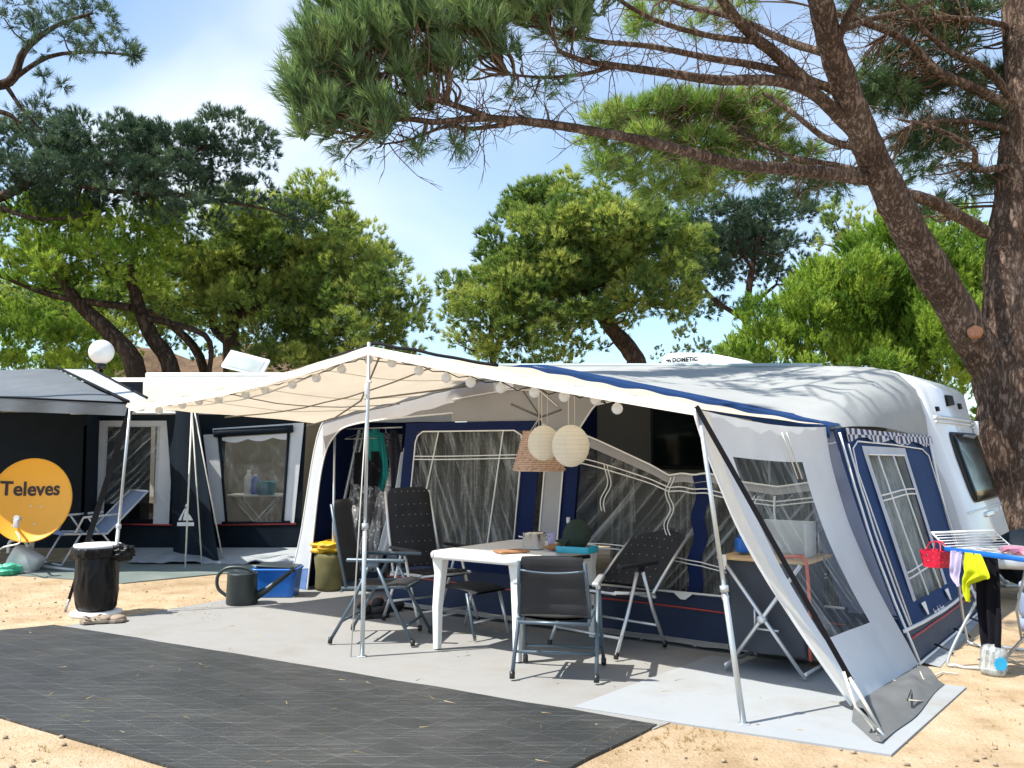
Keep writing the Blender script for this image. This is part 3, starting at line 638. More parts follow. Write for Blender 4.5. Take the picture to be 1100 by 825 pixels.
mb = MB()
for s in (.22, .5, .74, .93): p = side(s, .97, .02); q = side(s, 1, 0)+U*.13+Vector((0, 0, -.01)); mb.tube([p, (p+q)/2+U*.03, q], .008, 5)
mb.build('peg_loop', M['rubber'], awn)
# chequered scalloped valance under the roof edge on the side
def chk():
    m, nt = newmat('chequered_edging'); v = coords(nt, (1, 1, 1), (0, 0, A))
    c = nt.new('ShaderNodeTexChecker', Scale=15); c.inputs['Color1'].default_value = (.03, .04, .10, 1); c.inputs['Color2'].default_value = (.55, .55, .58, 1)
    nt.link(v, c.inputs['Vector']); p = nt.new('ShaderNodeBsdfPrincipled', Roughness=.8); nt.link(c.outputs[0], p.inputs['Base Color']); out(nt, p.outputs[0]); return m
M['check'] = chk()
mb = MB(); mb.grid(lambda s, t: side(s, -.005, .03+.015*t+.012*math.sin(s*31)*t)-Z*(.085*t*(1+.25*math.sin(s*23))), frange(.06, 1, 44), [0, .5, 1]); mb.build('side_valance', M['check'], awn)
mb = MB(); mb.tube([ad(549, 434, 1.66), ad(581, 448, 1.66)], .011, 6); mb.tube([ad(581, 448, 1.66), ad(603, 440, 1.66)], .010, 6); mb.tube([ad(562, 420, 1.66), ad(581, 448, 1.66)], .008, 6); mb.build('ridge_strut', M['skirt'], awn)
# aluminium frame inside
mb = MB()
for u in (-5.3, -2.75, -.2): mb.tube([W(u, 2.02, .0), W(u, 2.02, gable(u)-.05)], .014, 8)
mb.tube([W(-5.3, 2.0, 1.72), W(-2.75, 2.0, 2.17), W(-.2, 2.0, 1.62)], .014, 8)
for u in (-5.3, -2.75, -.3): mb.tube([W(u, 2.0, gable(u)-.06), W(u, 4.6, zroof(u)-.12)], .013, 8)
mb.tube([W(-1.15, 3.6, 0), W(-1.15, 3.6, 2.1)], .012, 8)
mb.build('tent_frame', M['alu'], awn)

# ------------------------------------------------------------------ sun canopy
can = thing('sun_canopy', 'cream sun canopy on three steel poles with a grey clear-windowed side panel', 'canopy', W(-2.84, .1, 0))
TL, TC, TR = W(-5.87, 0, 1.88), W(-2.84, 0, 2.225), W(-.24, 0, 1.725)
def front_edge(k):     # k 0..2
    if k <= 1: p = TL.lerp(TC, k); p.z -= .055*math.sin(PI*k)
    else: p = TC.lerp(TR, k-1); p.z -= .012*math.sin(PI*(k-1))
    return p
RL, RC, RR = W(-5.42, FD-.05, 1.765), W(-2.75, FD-.05, 2.215), W(-.09, FD-.05, 1.655)
def rear_edge(k): return RL.lerp(RC, k) if k <= 1 else RC.lerp(RR, k-1)
def canp(k, t, off=0):
    p = front_edge(k).lerp(rear_edge(k), t)
    kk_ = k if k <= 1 else k-1
    p.z -= (.075 if k <= 1 else .03)*math.sin(PI*t)*math.sin(PI*kk_) ; p.z += .012*nz((k*7, t*4, 0), 1, 2)+.007*math.sin(k*46+t*4)*abs(1-2*t)**3 + off
    return p
ks = frange(0, 2, 160)
mb = MB(); mb.grid(canp, ks, frange(0, 1, 16)); mb.build('canopy_cloth', M['beige'], can)
mb = MB(); mb.grid(lambda k, t: front_edge(k)-D*(.012+.004*math.sin(k*40))+Z*(.018-.062*t), ks, [0, .5, 1])
mb.grid(lambda k, t: front_edge(k)-D*.012+D*.10*t+Z*.018, ks, [0, 1]); mb.build('front_hem', M['hem'], can)
mb = MB()
for a, b_, s in (((0.03, .45), (1.97, .45), .03), ((.0, .95), (1.0, .97), .035)): mb.tube([canp(k, a[1], -s) for k in frange(a[0], b_[0], 20)], .0065, 6)
for k in (.45, .95, 1.5): mb.tube([canp(k, t, -.03) for t in frange(.02, 1, 8)], .005, 6)
mb.tube([canp(.15, .95, -.03), canp(.6, .55, -.04), canp(1.0, .06, -.04)], .008, 6)
mb.tube([canp(.62, .55, -.04), canp(.8, .98, -.05)], .009, 6)
mb.build('support_rod', M['rodm'], can)
mb = MB()
for k in (.28, .55, .8, 1.25, 1.6): mb.tube([canp(k, t, -.006) for t in frange(.0, 1, 14)], .0035, 4)
mb.build('seam', M['hem'], can)
for b_, t_, h in ((az(118, 660, 0), TL, 0), (az(389, 706, 0), TC, .05), (az(799, 779, 0), TR, 0)):
    mb = MB(); mid = b_.lerp(t_, .42); mb.tube([b_, mid], .0165, 10); mb.tube([mid-(t_-b_)*.005, t_+Z*h], .013, 10); mb.tube([mid-(t_-b_)*.012, mid+(t_-b_)*.008], .024, 10)
    mb.box(b_+Z*.006, (.06, .06, .012), .004); po = mb.build('pole', M['steel'], can)
    if h:
        mb = MB(); mb.box(t_-Z*.30-D*.02, (.03, .03, .09), .008); mb.box(t_-Z*.24, (.04, .04, .02), .004); mb.build('clamp', M['globe'], po)
# black strap thrown over the cloth
mb = MB(); strp = [canp(k, .10+.05*math.sin(k*5), .03+(.03 if k < 1 else .02)) for k in frange(.05, 1.38, 50)]
mb.tube(strp, .012, 5); mb.build('over_strap', M['strap'], can)
# tension straps at both ends and the thin guy at the middle
def strap(p, q, w, sagz=0):
    m_ = MB(); n_ = 10; pts = [Vector(p).lerp(Vector(q), k/n_)-Z*sagz*math.sin(PI*k/n_) for k in range(n_+1)]
    dr_ = (Vector(q)-Vector(p)).normalized(); sd = dr_.cross(Vector((0, 1, 0))).normalized()
    nr = dr_.cross(sd)
    for i in range(n_): pass
    vs = []
    for p_ in pts: vs += [p_-sd*w/2-nr*.002, p_+sd*w/2-nr*.002, p_+sd*w/2+nr*.002, p_-sd*w/2+nr*.002]
    fs = [(i*4+j, i*4+(j+1) % 4, (i+1)*4+(j+1) % 4, (i+1)*4+j) for i in range(n_) for j in range(4)]
    return m_.add(vs, fs)
PEG = az(949, 793, 0)
s1 = strap(TR+Z*.01-D*.03, TR.lerp(PEG, .84)-D*.0, .029); s1.build('tension_strap', M['strap'], can)
mb = MB(); e = TR.lerp(PEG, .83)
mb.tube([e, e.lerp(PEG, .5)+Z*.012, PEG+Z*.01], .010, 6); mb.tube([e+Vector((-.03, 0, .03)), e.lerp(PEG, .4)+Vector((-.05, -.03, -.02)), PEG+Z*.02], .008, 6)
mb.build('guy_rope', M['rope'], can)
mb = MB(); mb.tube([PEG+Vector((-.03, 0, .05)), PEG+Vector((.02, -.02, -.01))], .007, 6); mb.build('tent_peg', M['steel'], can)
PL = az(70, 657, 0)
strap(TL-Z*.02, TL.lerp(PL, .70), .055).build('tension_strap', M['strap'], can)
strap(TL.lerp(PL, .66), TL.lerp(PL, .95), .03).build('tension_strap', M['strap'], can)
mb = MB(); mb.tube([TL.lerp(PL, .94), PL], .012, 6); mb.build('tent_peg', M['steel'], can)
mb = MB(); mb.tube([TC-Z*.2, az(377, 706, 0)], .005, 5); mb.build('guy_rope', M['rope'], can)
# side panel: cloth, window, hem, dark skirt
WA, WB, WC, WD = (-.235, .01, 1.715), (-.09, 1.86, 1.65), (.49, 1.90, .035), (.41, .62, .04)
def wing(s, t, off=0.0):
    p = [(1-t)*((1-s)*WA[i]+s*WB[i])+t*((1-s)*WD[i]+s*WC[i]) for i in range(3)]
    p[0] -= (.10*s+.115*(1-s))*math.sin(PI*t**.9); p[0] += .05*math.sin(PI*s)*(1-t)*.6+off
    p[2] -= .035*math.sin(PI*s)*(1-t)**2
    p[0] += .008*nz((s*5, t*6, 0), 1, 6)+.006*math.sin(s*38)*max(0, .22-t)*4
    return W(*p)
def wl_(t): return .10
sS = sorted(frange(0, 1, 24)+[.05, .13, .68]); sT = sorted(frange(0, 1, 26)+[.15, .80])
wwin = lambda s, t: .13 < s < .68 and .15 < t < .80
mb = MB(); mb.grid(wing, sS, sT, lambda s, t: s > .05 and not wwin(s, t)); sp = mb.build('side_panel', M['wing'], can)
mb = MB(); mb.grid(lambda s, t: wing(s, t, .02*nz((s*4, t*5, 0), 1, 9)), sS, sT, wwin); mb.build('window_pane', M['vinylw'], sp)
mb = MB(); mb.grid(lambda s, t: wing(s-.03, t), [0, .04, .085], frange(0, 1, 26)); mb.build('hem', M['hem'], sp)
mb = MB()
SKO = [az(947, 797, .02), az(962, 785, .015), az(985, 768, .015), az(1003, 745, .012), az(1015, 735, .01)]
sk_in = [wing(s, 1) for s in frange(0, 1, 16)]; sk_out = spline(SKO, 4)
mb.grid(lambda i, t: sk_in[int(i)].lerp(sk_out[int(i)], t)+Z*(.05*math.sin(PI*t)*(.4+nz((i*.5, t*2, 0), 1, 3)+.5*math.sin(i*1.3+t*2)*t)), list(range(17)), frange(0, 1, 8))
tip = az(915, 775, .01); a0 = wing(0, 1)
mb.grid(lambda s, t: a0.lerp(sk_out[0], t).lerp(tip.lerp(az(938, 796, .008), t), s), frange(0, 1, 4), frange(0, 1, 5))
mb.build('skirt', M['skirt'], sp)
mb = MB(); mb.tube([wing(.55, 1)-Z*.0, wing(.62, 1)+U*.1-Z*.02, az(975, 752, .08), az(992, 753, .02)], .006, 5)
mb.tube([wing(.97, 1), az(992, 730, .03), az(1012, 722, .01), az(1030, 724, .01)], .006, 5)
for s in (.52, .56): mb.tube([wing(s, .03, .02), wing(s+.01, .12, .03), wing(s+.03, .22, .03)], .005, 5)
mb.build('tie_cord', M['rope'], sp)
mb = MB(); mb.tube([wing(-.03+.0, t, .0) for t in frange(0, 1, 26)], .010, 5); mb.build('edge_piping', M['white'], sp)

# ------------------------------------------------------------------ string of globe lights
lamp_px = [(152, 438), (171, 441), (196, 435), (214, 431), (235, 429), (264, 424), (285, 419), (314, 413), (340, 406), (367, 396.5), (396, 386), (421, 389.5), (450, 398), (479.5, 406), (505.5, 411), (538, 417), (574, 421.6), (606, 426), (640, 429), (663, 439)]
pts = [ad(x, y, .14) for x, y in lamp_px]
lg = thing('light_string', 'string of white globe lights strung along the canopy edge', 'string lights', pts[10])
cord = []
for i, p in enumerate(pts):
    cord.append(p+Z*.045)
    if i < len(pts)-1: cord.append((p+pts[i+1])/2+Z*(.02 if i < 15 else -.0))
mb = MB(); mb.tube(cord+[ad(700, 438, .2), ad(745, 442, .1)], .004, 5); mb.tube([pts[15]+Z*.045, ad(600, 412, .3), ad(650, 440, .14)+Z*.04], .003, 5); mb.build('cord', M['strap'], lg)
for p in pts:
    mb = MB(); mb.lathe([(.0005, -.036), (.014, -.033), (.026, -.025), (.034, -.012), (.036, 0), (.034, .012), (.026, .025), (.014, .034), (.008, .046)], p, 18); mb.build('globe_bulb', M['globe'], lg)
# paper lanterns and wicker shade
def lantern(c, r, label):
    t = thing('paper_lantern', label, 'lantern', c-Z*r*1.1)
    pr = []
    for i in range(41):
        a = PI*(i/40)*.94+PI*.03; pr.append((r*math.sin(a)*(1-.03*(i % 2)), -r*1.1*math.cos(a)))
    mb = MB(); mb.lathe(pr, c, 40); sh_ = mb.build('shade', M['paper'], t)
    mb = MB()
    for i in range(3, 38, 3): a = PI*(i/40)*.94+PI*.03; mb.tube([c+Vector((r*1.004*math.sin(a)*math.cos(b_), r*1.004*math.sin(a)*math.sin(b_), -r*1.1*math.cos(a))) for b_ in frange(0, 2*PI, 28)[:-1]], .0022, 4, True)
    for b_ in (-1.9, -1.1): mb.tube([c+Vector((p_[0]*1.004*math.cos(b_), p_[0]*1.004*math.sin(b_), p_[1])) for p_ in pr[1::3]], .0018, 4)
    mb.build('rib', M['hem'], sh_)
    mb = MB()
    for a in (0, 2.1, 4.2): mb.tube([c+Vector((r*.22*math.cos(a), r*.22*math.sin(a), r*1.08)), Vector((c.x+.03*math.cos(a), c.y, 1.93+.01*a))], .0025, 4)
    mb.build('hanging_wire', M['rope'], t); return t
lantern(ad(584, 476, .95), .122, 'round cream paper lantern on the left, overlapping the wicker shade')
lantern(ad(613, 479, .80), .138, 'round cream paper lantern on the right with fine ribs, white strap below it')
c = ad(579, 484, 1.25)
wk = thing('lamp_shade', 'woven wicker lamp shade hanging behind the two paper lanterns', 'lamp shade', c-Z*.15)
mb = MB(); nseg = 72
def wob(a, z): return 1+.045*math.sin(a*17)*(1 if int(round((z+.155)/.0125))//2 % 2 else -1)
mb.lathe([(lerp(.205, .125, k/24), lerp(-.155, .145, k/24)) for k in range(25)], c, 112, None, wob); mb.build('shade', M['wicker'], wk)
mb = MB(); mb.tube([c+Vector((.2*math.cos(a), .2*math.sin(a), -.155)) for a in frange(0, 2*PI, 24)[:-1]], .009, 6, True); mb.tube([c+Vector((.125*math.cos(a), .125*math.sin(a), .148)) for a in frange(0, 2*PI, 20)[:-1]], .008, 6, True); mb.build('rim', M['wicker'], wk)
mb = MB(); mb.tube([c+Z*.14, Vector((c.x, c.y, 2.0))], .004, 5)
for a in (0, 2, 4): mb.tube([c+Vector((.12*math.cos(a), .12*math.sin(a), .14)), c+Z*.26], .003, 4)
mb.build('hanging_wire', M['rope'], wk)
# ------------------------------------------------------------------ folding chairs (local: facing +x, feet on z = 0)
def pad(mb, path, w, th, quilts, taper=.0, rnd=.0, dots=None, nd=6, bend=0.0):
    """quilted sling along path [(x, z)] in the xz plane"""
    P = spline([(x, 0, z) for x, z in path], 8); n = len(P)
    T = []
    for i in range(n): T.append((P[min(i+1, n-1)]-P[max(i-1, 0)]).normalized())
    N = [Vector((-t.z, 0, t.x)) for t in T]
    ns = 14
    def pt(i, s, side):
        t = i/(n-1); hw = w/2*(1-taper*t)
        if rnd and t > .86: hw *= 1-rnd*((t-.86)/.14)**2
        y = (s*2-1)*hw; e = (1-abs(s*2-1)**6)
        k = .55+.45*abs(math.sin(PI*t*quilts))**.5
        return P[i]+Vector((0, y, 0))+N[i]*(side*th/2*k*e+bend*(abs(s*2-1)**2-1))
    idx = list(range(n))
    mb.grid(lambda s, i: pt(int(i), s, 1), frange(0, 1, ns), idx); mb.grid(lambda s, i: pt(int(i), s, -1), frange(0, 1, ns), idx)
    if dots:
        mb.m = 1
        for q in range(dots):
            i = min(n-1, int((q+.5)/dots*(n-1)))
            for c in range(nd):
                s = (c+1)/(nd+1)
                for sd in (1, -1):
                    p = pt(i, s, sd)+N[i]*sd*.0015; a = T[i]*.0045; b = Vector((0, .0045, 0))
                    mb.add([p+a+b*.4, p+a*.4+b, p-a*.4+b, p-a+b*.4, p-a-b*.4, p-a*.4-b, p+a*.4-b, p+a-b*.4], [tuple(range(8))])
        mb.m = 0
    return P, N
def chair(label, loc, deg, frame, fab, back=(.95, 14), seat=(-.24, .25, .42, .45), w=.50, dots=6, arm_m=None, feet=(-.33, .31), apex=(.0, .60), quilts=5, armz=.63, low=False):
    t = thing('folding_chair', label, 'chair', loc, None, math.radians(deg), world=False)
    x0, x1, z0, z1 = seat; ang = math.radians(back[1]); L = back[0]-z0 if not low else back[0]-z0
    bl = L/math.cos(ang); bx = x0-math.sin(ang)*bl; bz = z0+math.cos(ang)*bl
    mb = MB()
    q = [(x0-.01, z0+.02), (lerp(x0, bx, .33), lerp(z0, bz, .33)), (lerp(x0, bx, .7), lerp(z0, bz, .7)), (bx+.015*math.cos(ang), bz)]
    pad(mb, q, w-.04, .03, quilts, .06, .28 if not low else .04, dots or None, 6, .02); mb.build('backrest', [fab, M['dots']], t)
    mb = MB(); pad(mb, [(x0+.01, z0+.005), (0, z0+.0), (x1-.06, z1), (x1, z1-.035)], w-.05, .03, max(3, quilts-2), 0, 0, max(0, dots-1) or None, 6, .015); mb.build('seat', [fab, M['dots']], t)
    mb = MB()
    for s in (-1, 1):
        y = s*(w/2-.008); mb.tube([(x0+.02, y, z0-.02), (lerp(x0, bx, .5), y*.98, lerp(z0, bz, .5)), (bx, y*.93, bz-.03)], .0125, 8)
        mb.tube([(x0-.02, y, z0-.01), (x1, y, z1-.02)], .012, 8)
    mb.tube([(x1-.01, -(w/2-.01), z1-.03), (x1-.01, w/2-.01, z1-.03)], .011, 8); mb.tube([(x0-.02, -(w/2), z0-.03), (x0-.02, w/2, z0-.03)], .012, 8)
    if low: mb.tube([(bx+.004, (w/2-.03)*k, bz-.085-.018*(1-k*k)) for k in frange(-1, 1, 10)], .0075, 6)
    mb.build('frame', frame, t)
    for s in (-1, 1):
        y = s*(w/2+.025)
        for fx in feet:
            m_ = MB(); m_.tube([(apex[0]+(.025 if fx > 0 else -.025), y, apex[1]), (lerp(apex[0], fx, .5), y+s*.004, apex[1]*.5), (fx, y+s*.012, .02)], .0135, 8)
            lg_ = m_.build('leg', frame, t)
            m_ = MB(); m_.tube([(fx*.985, y+s*.012, .045), (fx*1.005, y+s*.012, .0)], .018, 8); m_.build('foot_cap', M['blackpl'], lg_)
        m_ = MB(); m_.box((apex[0]+.02, y, armz), (.46, .045, .028), .011); m_.box((apex[0], y, armz-.03), (.09, .03, .05), .01); m_.build('armrest', arm_m or M['blackpl'], t)
    mb = MB()
    for fx, k in ((feet[0], .28), (feet[1], .22)):
        xx = lerp(fx, apex[0], k); zz = apex[1]*k; mb.tube([(xx, -(w/2+.02), zz), (xx, w/2+.02, zz)], .010, 8)
    mb.build('stretcher', frame, t)
    return t
chair('tall folding chair with slate blue frame at the left end of the table', (-1.02, 7.43, .012), -9, M['slate'], M['chairfab2'], back=(1.08, 10), dots=0, w=.46, arm_m=M['slate'], feet=(-.33, .32))
chair('high back charcoal padded chair with dotted rows behind the table, facing the camera', (-.70, 8.12, .012), -54, M['alu'], M['chairfab'], back=(1.13, 14), dots=7, w=.50, feet=(-.31, .31))
chair('low black sling chair seen from behind, nearest the camera at the table', (.31, 6.28, .016), 79, M['slate'], M['chairfab2'], back=(.79, 15), seat=(-.2, .24, .39, .42), dots=0, w=.47, arm_m=M['alu'], feet=(-.22, .27), apex=(.06, .56), quilts=4, armz=.60, low=True)
chair('charcoal dotted recliner with silver legs, leaning far back right of the table', (.72, 7.10, .016), -135, M['alu'], M['chairfab'], back=(.83, 50), seat=(-.2, .25, .40, .47), dots=7, w=.56, feet=(-.28, .30), quilts=6)
st = thing('camping_stool', 'low grey camping stool tucked under the white table', 'stool', (-.34, 7.62, .012), None, math.radians(-40), False)
mb = MB(); pad(mb, [(-.22, .36), (-.1, .375), (.1, .375), (.22, .35)], .40, .03, 3); mb.build('seat', M['chairfab'], st)
for sx in (-1, 1):
    for sy in (-1, 1):
        mb = MB(); mb.tube([(sx*.14, sy*.19, .35), (sx*.24, sy*.2, 0)], .013, 8); mb.build('leg', M['slate'] if sy < 0 else M['alu'], st)
mb = MB()
for sx in (-1, 1): mb.tube([(sx*.20, -.2, .13), (sx*.20, .2, .13)], .009, 6)
mb.build('stretcher', M['alu'], st)

# ------------------------------------------------------------------ table and what stands on it
tc = W(-2.20, .985, 0)
tb = thing('garden_table', 'white plastic garden table with small things laid on it', 'table', tc)
def tpt(u, d): return tc+U*u+D*d
TU, TD = .425, .60
def rr2(a, b_, r, k=6):
    o = []
    for cx, cy, a0 in ((a-r, b_-r, 0), (-a+r, b_-r, 90), (-a+r, -b_+r, 180), (a-r, -b_+r, 270)):
        for i in range(k+1): an = math.radians(a0+90*i/k); o.append((cx+r*math.cos(an), cy+r*math.sin(an)))
    return o
mb = MB(); o1 = rr2(TU, TD, .12); n = len(o1); L = []
for sc, z in ((.9, .680), (1.0, .682), (1.004, .715), (.985, .728), (.95, .730), (.93, .726), (.5, .726), (.0, .726)):
    L += [tpt(x*sc if sc > .5 else x*sc, y*sc)+Z*z for x, y in o1]
mb.add(L, [(r*n+i, r*n+(i+1) % n, (r+1)*n+(i+1) % n, (r+1)*n+i) for r in range(7) for i in range(n)], True); mb.build('tabletop', M['tabletop'], tb)
for su_ in (-1, 1):
    for sd in (-1, 1):
        mb = MB(); c0 = tpt(su_*(TU-.075), sd*(TD-.10)); c1 = tpt(su_*(TU-.06), sd*(TD-.085))
        R = Matrix((U, D, Z)).transposed()
        L = []
        for z, w_, c_ in ((.70, .105, c0), (.55, .072, c0), (.3, .06, c1), (.0, .048, c1)):
            L += [c_+Z*(z+.014)+U*x*w_/2+D*y*w_/2 for x, y in ((-1, -.8), (-.8, -1), (.8, -1), (1, -.8), (1, .8), (.8, 1), (-.8, 1), (-1, .8))]
        mb.add(L, [(r*8+i, r*8+(i+1) % 8, (r+1)*8+(i+1) % 8, (r+1)*8+i) for r in range(3) for i in range(8)], False); mb.f.append(tuple(range(24, 32))); mb.sm.append(False); mb.mi.append(0)
        mb.build('leg', M['tabletop'], tb)
TZ = .731
def on(px_, py_): p = az(px_, py_, TZ); return p
c = tpt(.14, .10)+Z*TZ
c = az(564, 591, TZ)+D*.12
pt = thing('cooking_pot', 'shiny steel pot on the table', 'pot', c)
mb = MB(); mb.lathe([(0, 0), (.075, 0), (.085, .01), (.086, .115), (.092, .12), (.090, .123), (.080, .117), (.080, .02), (0, .015)], c, 32); mb.build('body', M['pot'], pt)
mb = MB()
for s in (-1, 1):
    mb = MB(); mb.tube([c+Vector((s*.085, -.03, .09)), c+Vector((s*.115, -.02, .095)), c+Vector((s*.115, .02, .095)), c+Vector((s*.085, .03, .09))], .006, 6)
    mb.build('handle', M['pot'], pt)
c = az(603, 592, TZ)+D*.0
mb = MB(); mb.blob(c+Vector((.05, 0, .03)), (.17, .055, .03), .3, 2.5, 5, 3, Matrix.Rotation(-.25, 3, 'Z')); mb.blob(c+Vector((-.02, .03, .025)), (.10, .05, .026), .3, 3, 8)
tag(mb.build('paper_bag', M['loaf'], None, c), 'long crumpled brown paper bag on the table between pot and cap', 'paper bag')
c = az(545, 594, TZ)+D*.05
mb = MB(); mb.box(c+Z*.008, (.24, .14, .016), .006, Matrix.Rotation(.5, 3, 'Z'))
tag(mb.build('wooden_board', M['loaf'], None, c), 'brown board lying flat under the steel pot on the table', 'board')
c = az(581, 586, TZ)+D*.15
mb = MB(); mb.lathe([(0, 0), (.027, 0), (.034, .085), (.031, .085), (.025, .005), (0, .005)], c, 20)
tag(mb.build('cup', M['cup'], None, c), 'small lilac cup on the table behind the paper bag', 'cup')
c = az(603, 590, TZ)+D*.10
bo = thing('bottle', 'slim grey bottle on the table beside the green cap', 'bottle', c)
mb = MB(); mb.lathe([(0, 0), (.03, 0), (.032, .01), (.032, .12), (.02, .16), (.012, .175), (.012, .20)], c, 18); mb.build('body', M['bottle'], bo)
mb = MB(); mb.lathe([(.015, .195), (.015, .235), (.0, .235)], c, 14); mb.build('stopper', M['galv'], bo)
c = az(616, 594, TZ)+D*.05
tr = thing('tray', 'turquoise blue tray at the right end of the table', 'tray', c)
mb = MB(); Rz = Matrix.Rotation(-.5, 3, 'Z')
mb.box(c+Z*.008, (.26, .18, .014), .005, Rz)
for x, y, sx, sy in ((.125, 0, .012, .18), (-.125, 0, .012, .18), (0, .085, .26, .012), (0, -.085, .26, .012)): mb.box(c+Rz @ Vector((x, y, .026)), (sx, sy, .045), .004, Rz)
mb.build('body', M['cyan'], tr)
c2 = c+Vector((-.0, .05, .045))
cp = thing('cap', 'dark green peaked cap resting upright over the blue tray', 'cap', c2)
mb = MB(); mb.blob(c2+Z*.075, (.105, .085, .115), .10, 1.6, 3, 3, Matrix.Rotation(.35, 3, 'Y')); mb.build('crown', M['cap'], cp)
mb = MB(); mb.grid(lambda a, r: c2+Vector((-.06-.10*r*math.cos(a), .075*math.sin(a), .0+.05-.035*r+.02*math.cos(a))), frange(-1.3, 1.3, 12), [0, .5, 1]); mb.grid(lambda a, r: c2+Vector((-.06-.10*r*math.cos(a), .075*math.sin(a), .044-.035*r+.02*math.cos(a))), frange(-1.3, 1.3, 12), [0, .5, 1]); mb.build('peak', M['cap'], cp)

# ------------------------------------------------------------------ folding camp kitchen
kc = W(-.30, 1.36, .02)
kt = thing('camp_kitchen', 'folding camp kitchen with crossed silver legs, dark fabric cupboard and wooden top', 'kitchen stand', kc)
mb = MB(); mb.ubox(-.30, 1.36, .755, .62, .56, .022, .008); mb.build('worktop', M['wood'], kt)
for dd in (1.09, 1.63):
    mb = MB(); mb.tube([W(-.57, dd, .745), W(-.02, dd, .02)], .0135, 8); mb.build('leg', M['alu'], kt)
    mb = MB(); mb.tube([W(-.03, dd-.02, .745), W(-.55, dd-.02, .02)], .0135, 8); mb.build('leg', M['alu'], kt)
mb = MB(); mb.tube([W(-.02, 1.09, .05), W(-.02, 1.63, .05)], .012, 8); mb.build('stretcher', M['alu'], kt); mb = MB(); mb.tube([W(-.55, 1.07, .05), W(-.55, 1.61, .05)], .012, 8); mb.build('stretcher', M['alu'], kt); mb = MB()
mb.lathe([(0, -.03), (.028, -.03), (.028, .03), (0, .03)], W(-.295, 1.08, .375), 14, Matrix((U, Z, -D)).transposed()); mb.tube([W(-.36, 1.12, .30), W(-.20, 1.12, .30)], .008, 6); mb.tube([W(-.36, 1.12, .30), W(-.36, 1.12, .45)], .008, 6)
mb.build('hinge', M['alu'], kt)
mb = MB()
def kbox(s, t):
    a = 2*PI*s; x = max(-1, min(1, 1.5*math.cos(a))); y = max(-1, min(1, 1.5*math.sin(a)))
    k = 1+.03*nz((x*2, y*2, t*4), 1, 3)-.03*math.sin(PI*t)
    return W(-.30+.27*x*k+.0, 1.37+.21*y*k, lerp(.14, .735, t)-.012*nz((x, y, 0), 2, 1)*(t < .3))
mb.grid(kbox, frange(0, 1, 40), frange(0, 1, 12)); mb.ubox(-.30, 1.37, .15, .52, .40, .012)
mb.build('cupboard', M['kitchen'], kt)
c = W(-.22, 1.36, .767)
mb = MB()
for (a, b_, la, lb) in ((-.2, .13, .36, .012), (-.2, -.10, .012, .22), (.16, -.10, .012, .22)): mb.ubox(-.22+a+la/2 if la > .1 else -.22+a, 1.36+b_+(0 if la > .1 else lb/2), .767+.115, la, lb, .23, .005)
tag(mb.build('windshield', M['milk'], None, c), 'milky white wind guard standing on the wooden camp kitchen top', 'wind guard')
c = W(-.50, 1.28, .767)
mb = MB(); mb.box(c+Z*.06, (.09, .12, .10), .02); mb.box(c+Z*.125, (.05, .05, .03), .01)
tag(mb.build('gas_canister', M['bluepl'], None, c), 'small blue container on the left edge of the camp kitchen', 'container')
hp = spline([W(-.18, 1.20, .775), W(-.06, 1.16, .79), W(.0, 1.08, .78), (W(.02, 1.05, .70)), W(.03, 1.05, .5), W(.02, 1.07, .3), W(-.02, 1.2, .12)], 8)
mb = MB(); mb.tube(hp, .011, 8); tag(mb.build('gas_hose', M['hose'], None, hp[0]), 'coral red hose hanging down from the camp kitchen top', 'hose')
c = az(796, 597, .74)+Z*0
tw = [W(-.545, 1.06, .78), W(-.55, 1.05, .70), W(-.545, 1.05, .55), W(-.54, 1.06, .46)]
mb = MB(); tws = spline(tw, 6); mb.grid(lambda s, i: tws[int(i)]+U*(s-.5)*(.03+.015*math.sin(i*.5))-D*.01*math.sin(i), [0, .5, 1], list(range(len(tws))))
tag(mb.build('dish_cloth', M['hem'], None, tw[0]), 'narrow cream cloth strip hanging from the camp kitchen edge', 'cloth')

# ------------------------------------------------------------------ drying rack right of the awning
kz = .80
r0 = az(1018, 590, kz); r1 = az(1080, 598, kz)
ex = (r1-r0); ex.z = 0; ex.normalize(); ey = Vector((-ex.y, ex.x, 0))
LX, LY = .98, .58
def rk(x, y, z=kz): return r0+ex*x+ey*y+Z*(z-r0.z)
rack = thing('drying_rack', 'white and blue folding clothes drying rack beside the awning', 'drying rack', rk(LX/2, LY/2, 0))
mb = MB(); mb.tube([rk(0, 0), rk(LX, 0), rk(LX, LY), rk(0, LY)], .011, 8, True); mb.build('frame', M['white'], rack)
mb = MB(); mb.bar(rk(-.01, -.012), rk(LX*.72, -.012), .024, .034); mb.build('side_rail', M['bluepl'], rack)
mb = MB()
for k in range(1, 9): mb.tube([rk(.01, LY*k/9), rk(LX, LY*k/9)], .0045, 5)
mb.build('wires', M['white'], rack)
def wingr(x0, dx, dz, n_):
    m_ = MB(); m_.tube([rk(x0, 0), rk(x0+dx, 0, kz+dz), rk(x0+dx, LY, kz+dz), rk(x0, LY)], .009, 8, True)
    for k in range(1, n_): m_.tube([rk(x0+dx*k/n_, 0, kz+dz*k/n_), rk(x0+dx*k/n_, LY, kz+dz*k/n_)], .004, 5)
    return m_
wingr(0, -.14, .10, 6).build('folding_wing', M['white'], rack); wingr(LX, .2, .14, 7).build('folding_wing', M['white'], rack)
m_ = MB(); m_.tube([rk(.45, LY), rk(.5, LY+.05, kz+.13), rk(LX, LY+.05, kz+.13), rk(LX, LY)], .008, 8)
for k in range(1, 5): m_.tube([rk(.45+.01*k, LY+.01*k, kz+.026*k), rk(LX, LY+.01*k, kz+.026*k)], .004, 5)
m_.build('folding_wing', M['white'], rack)
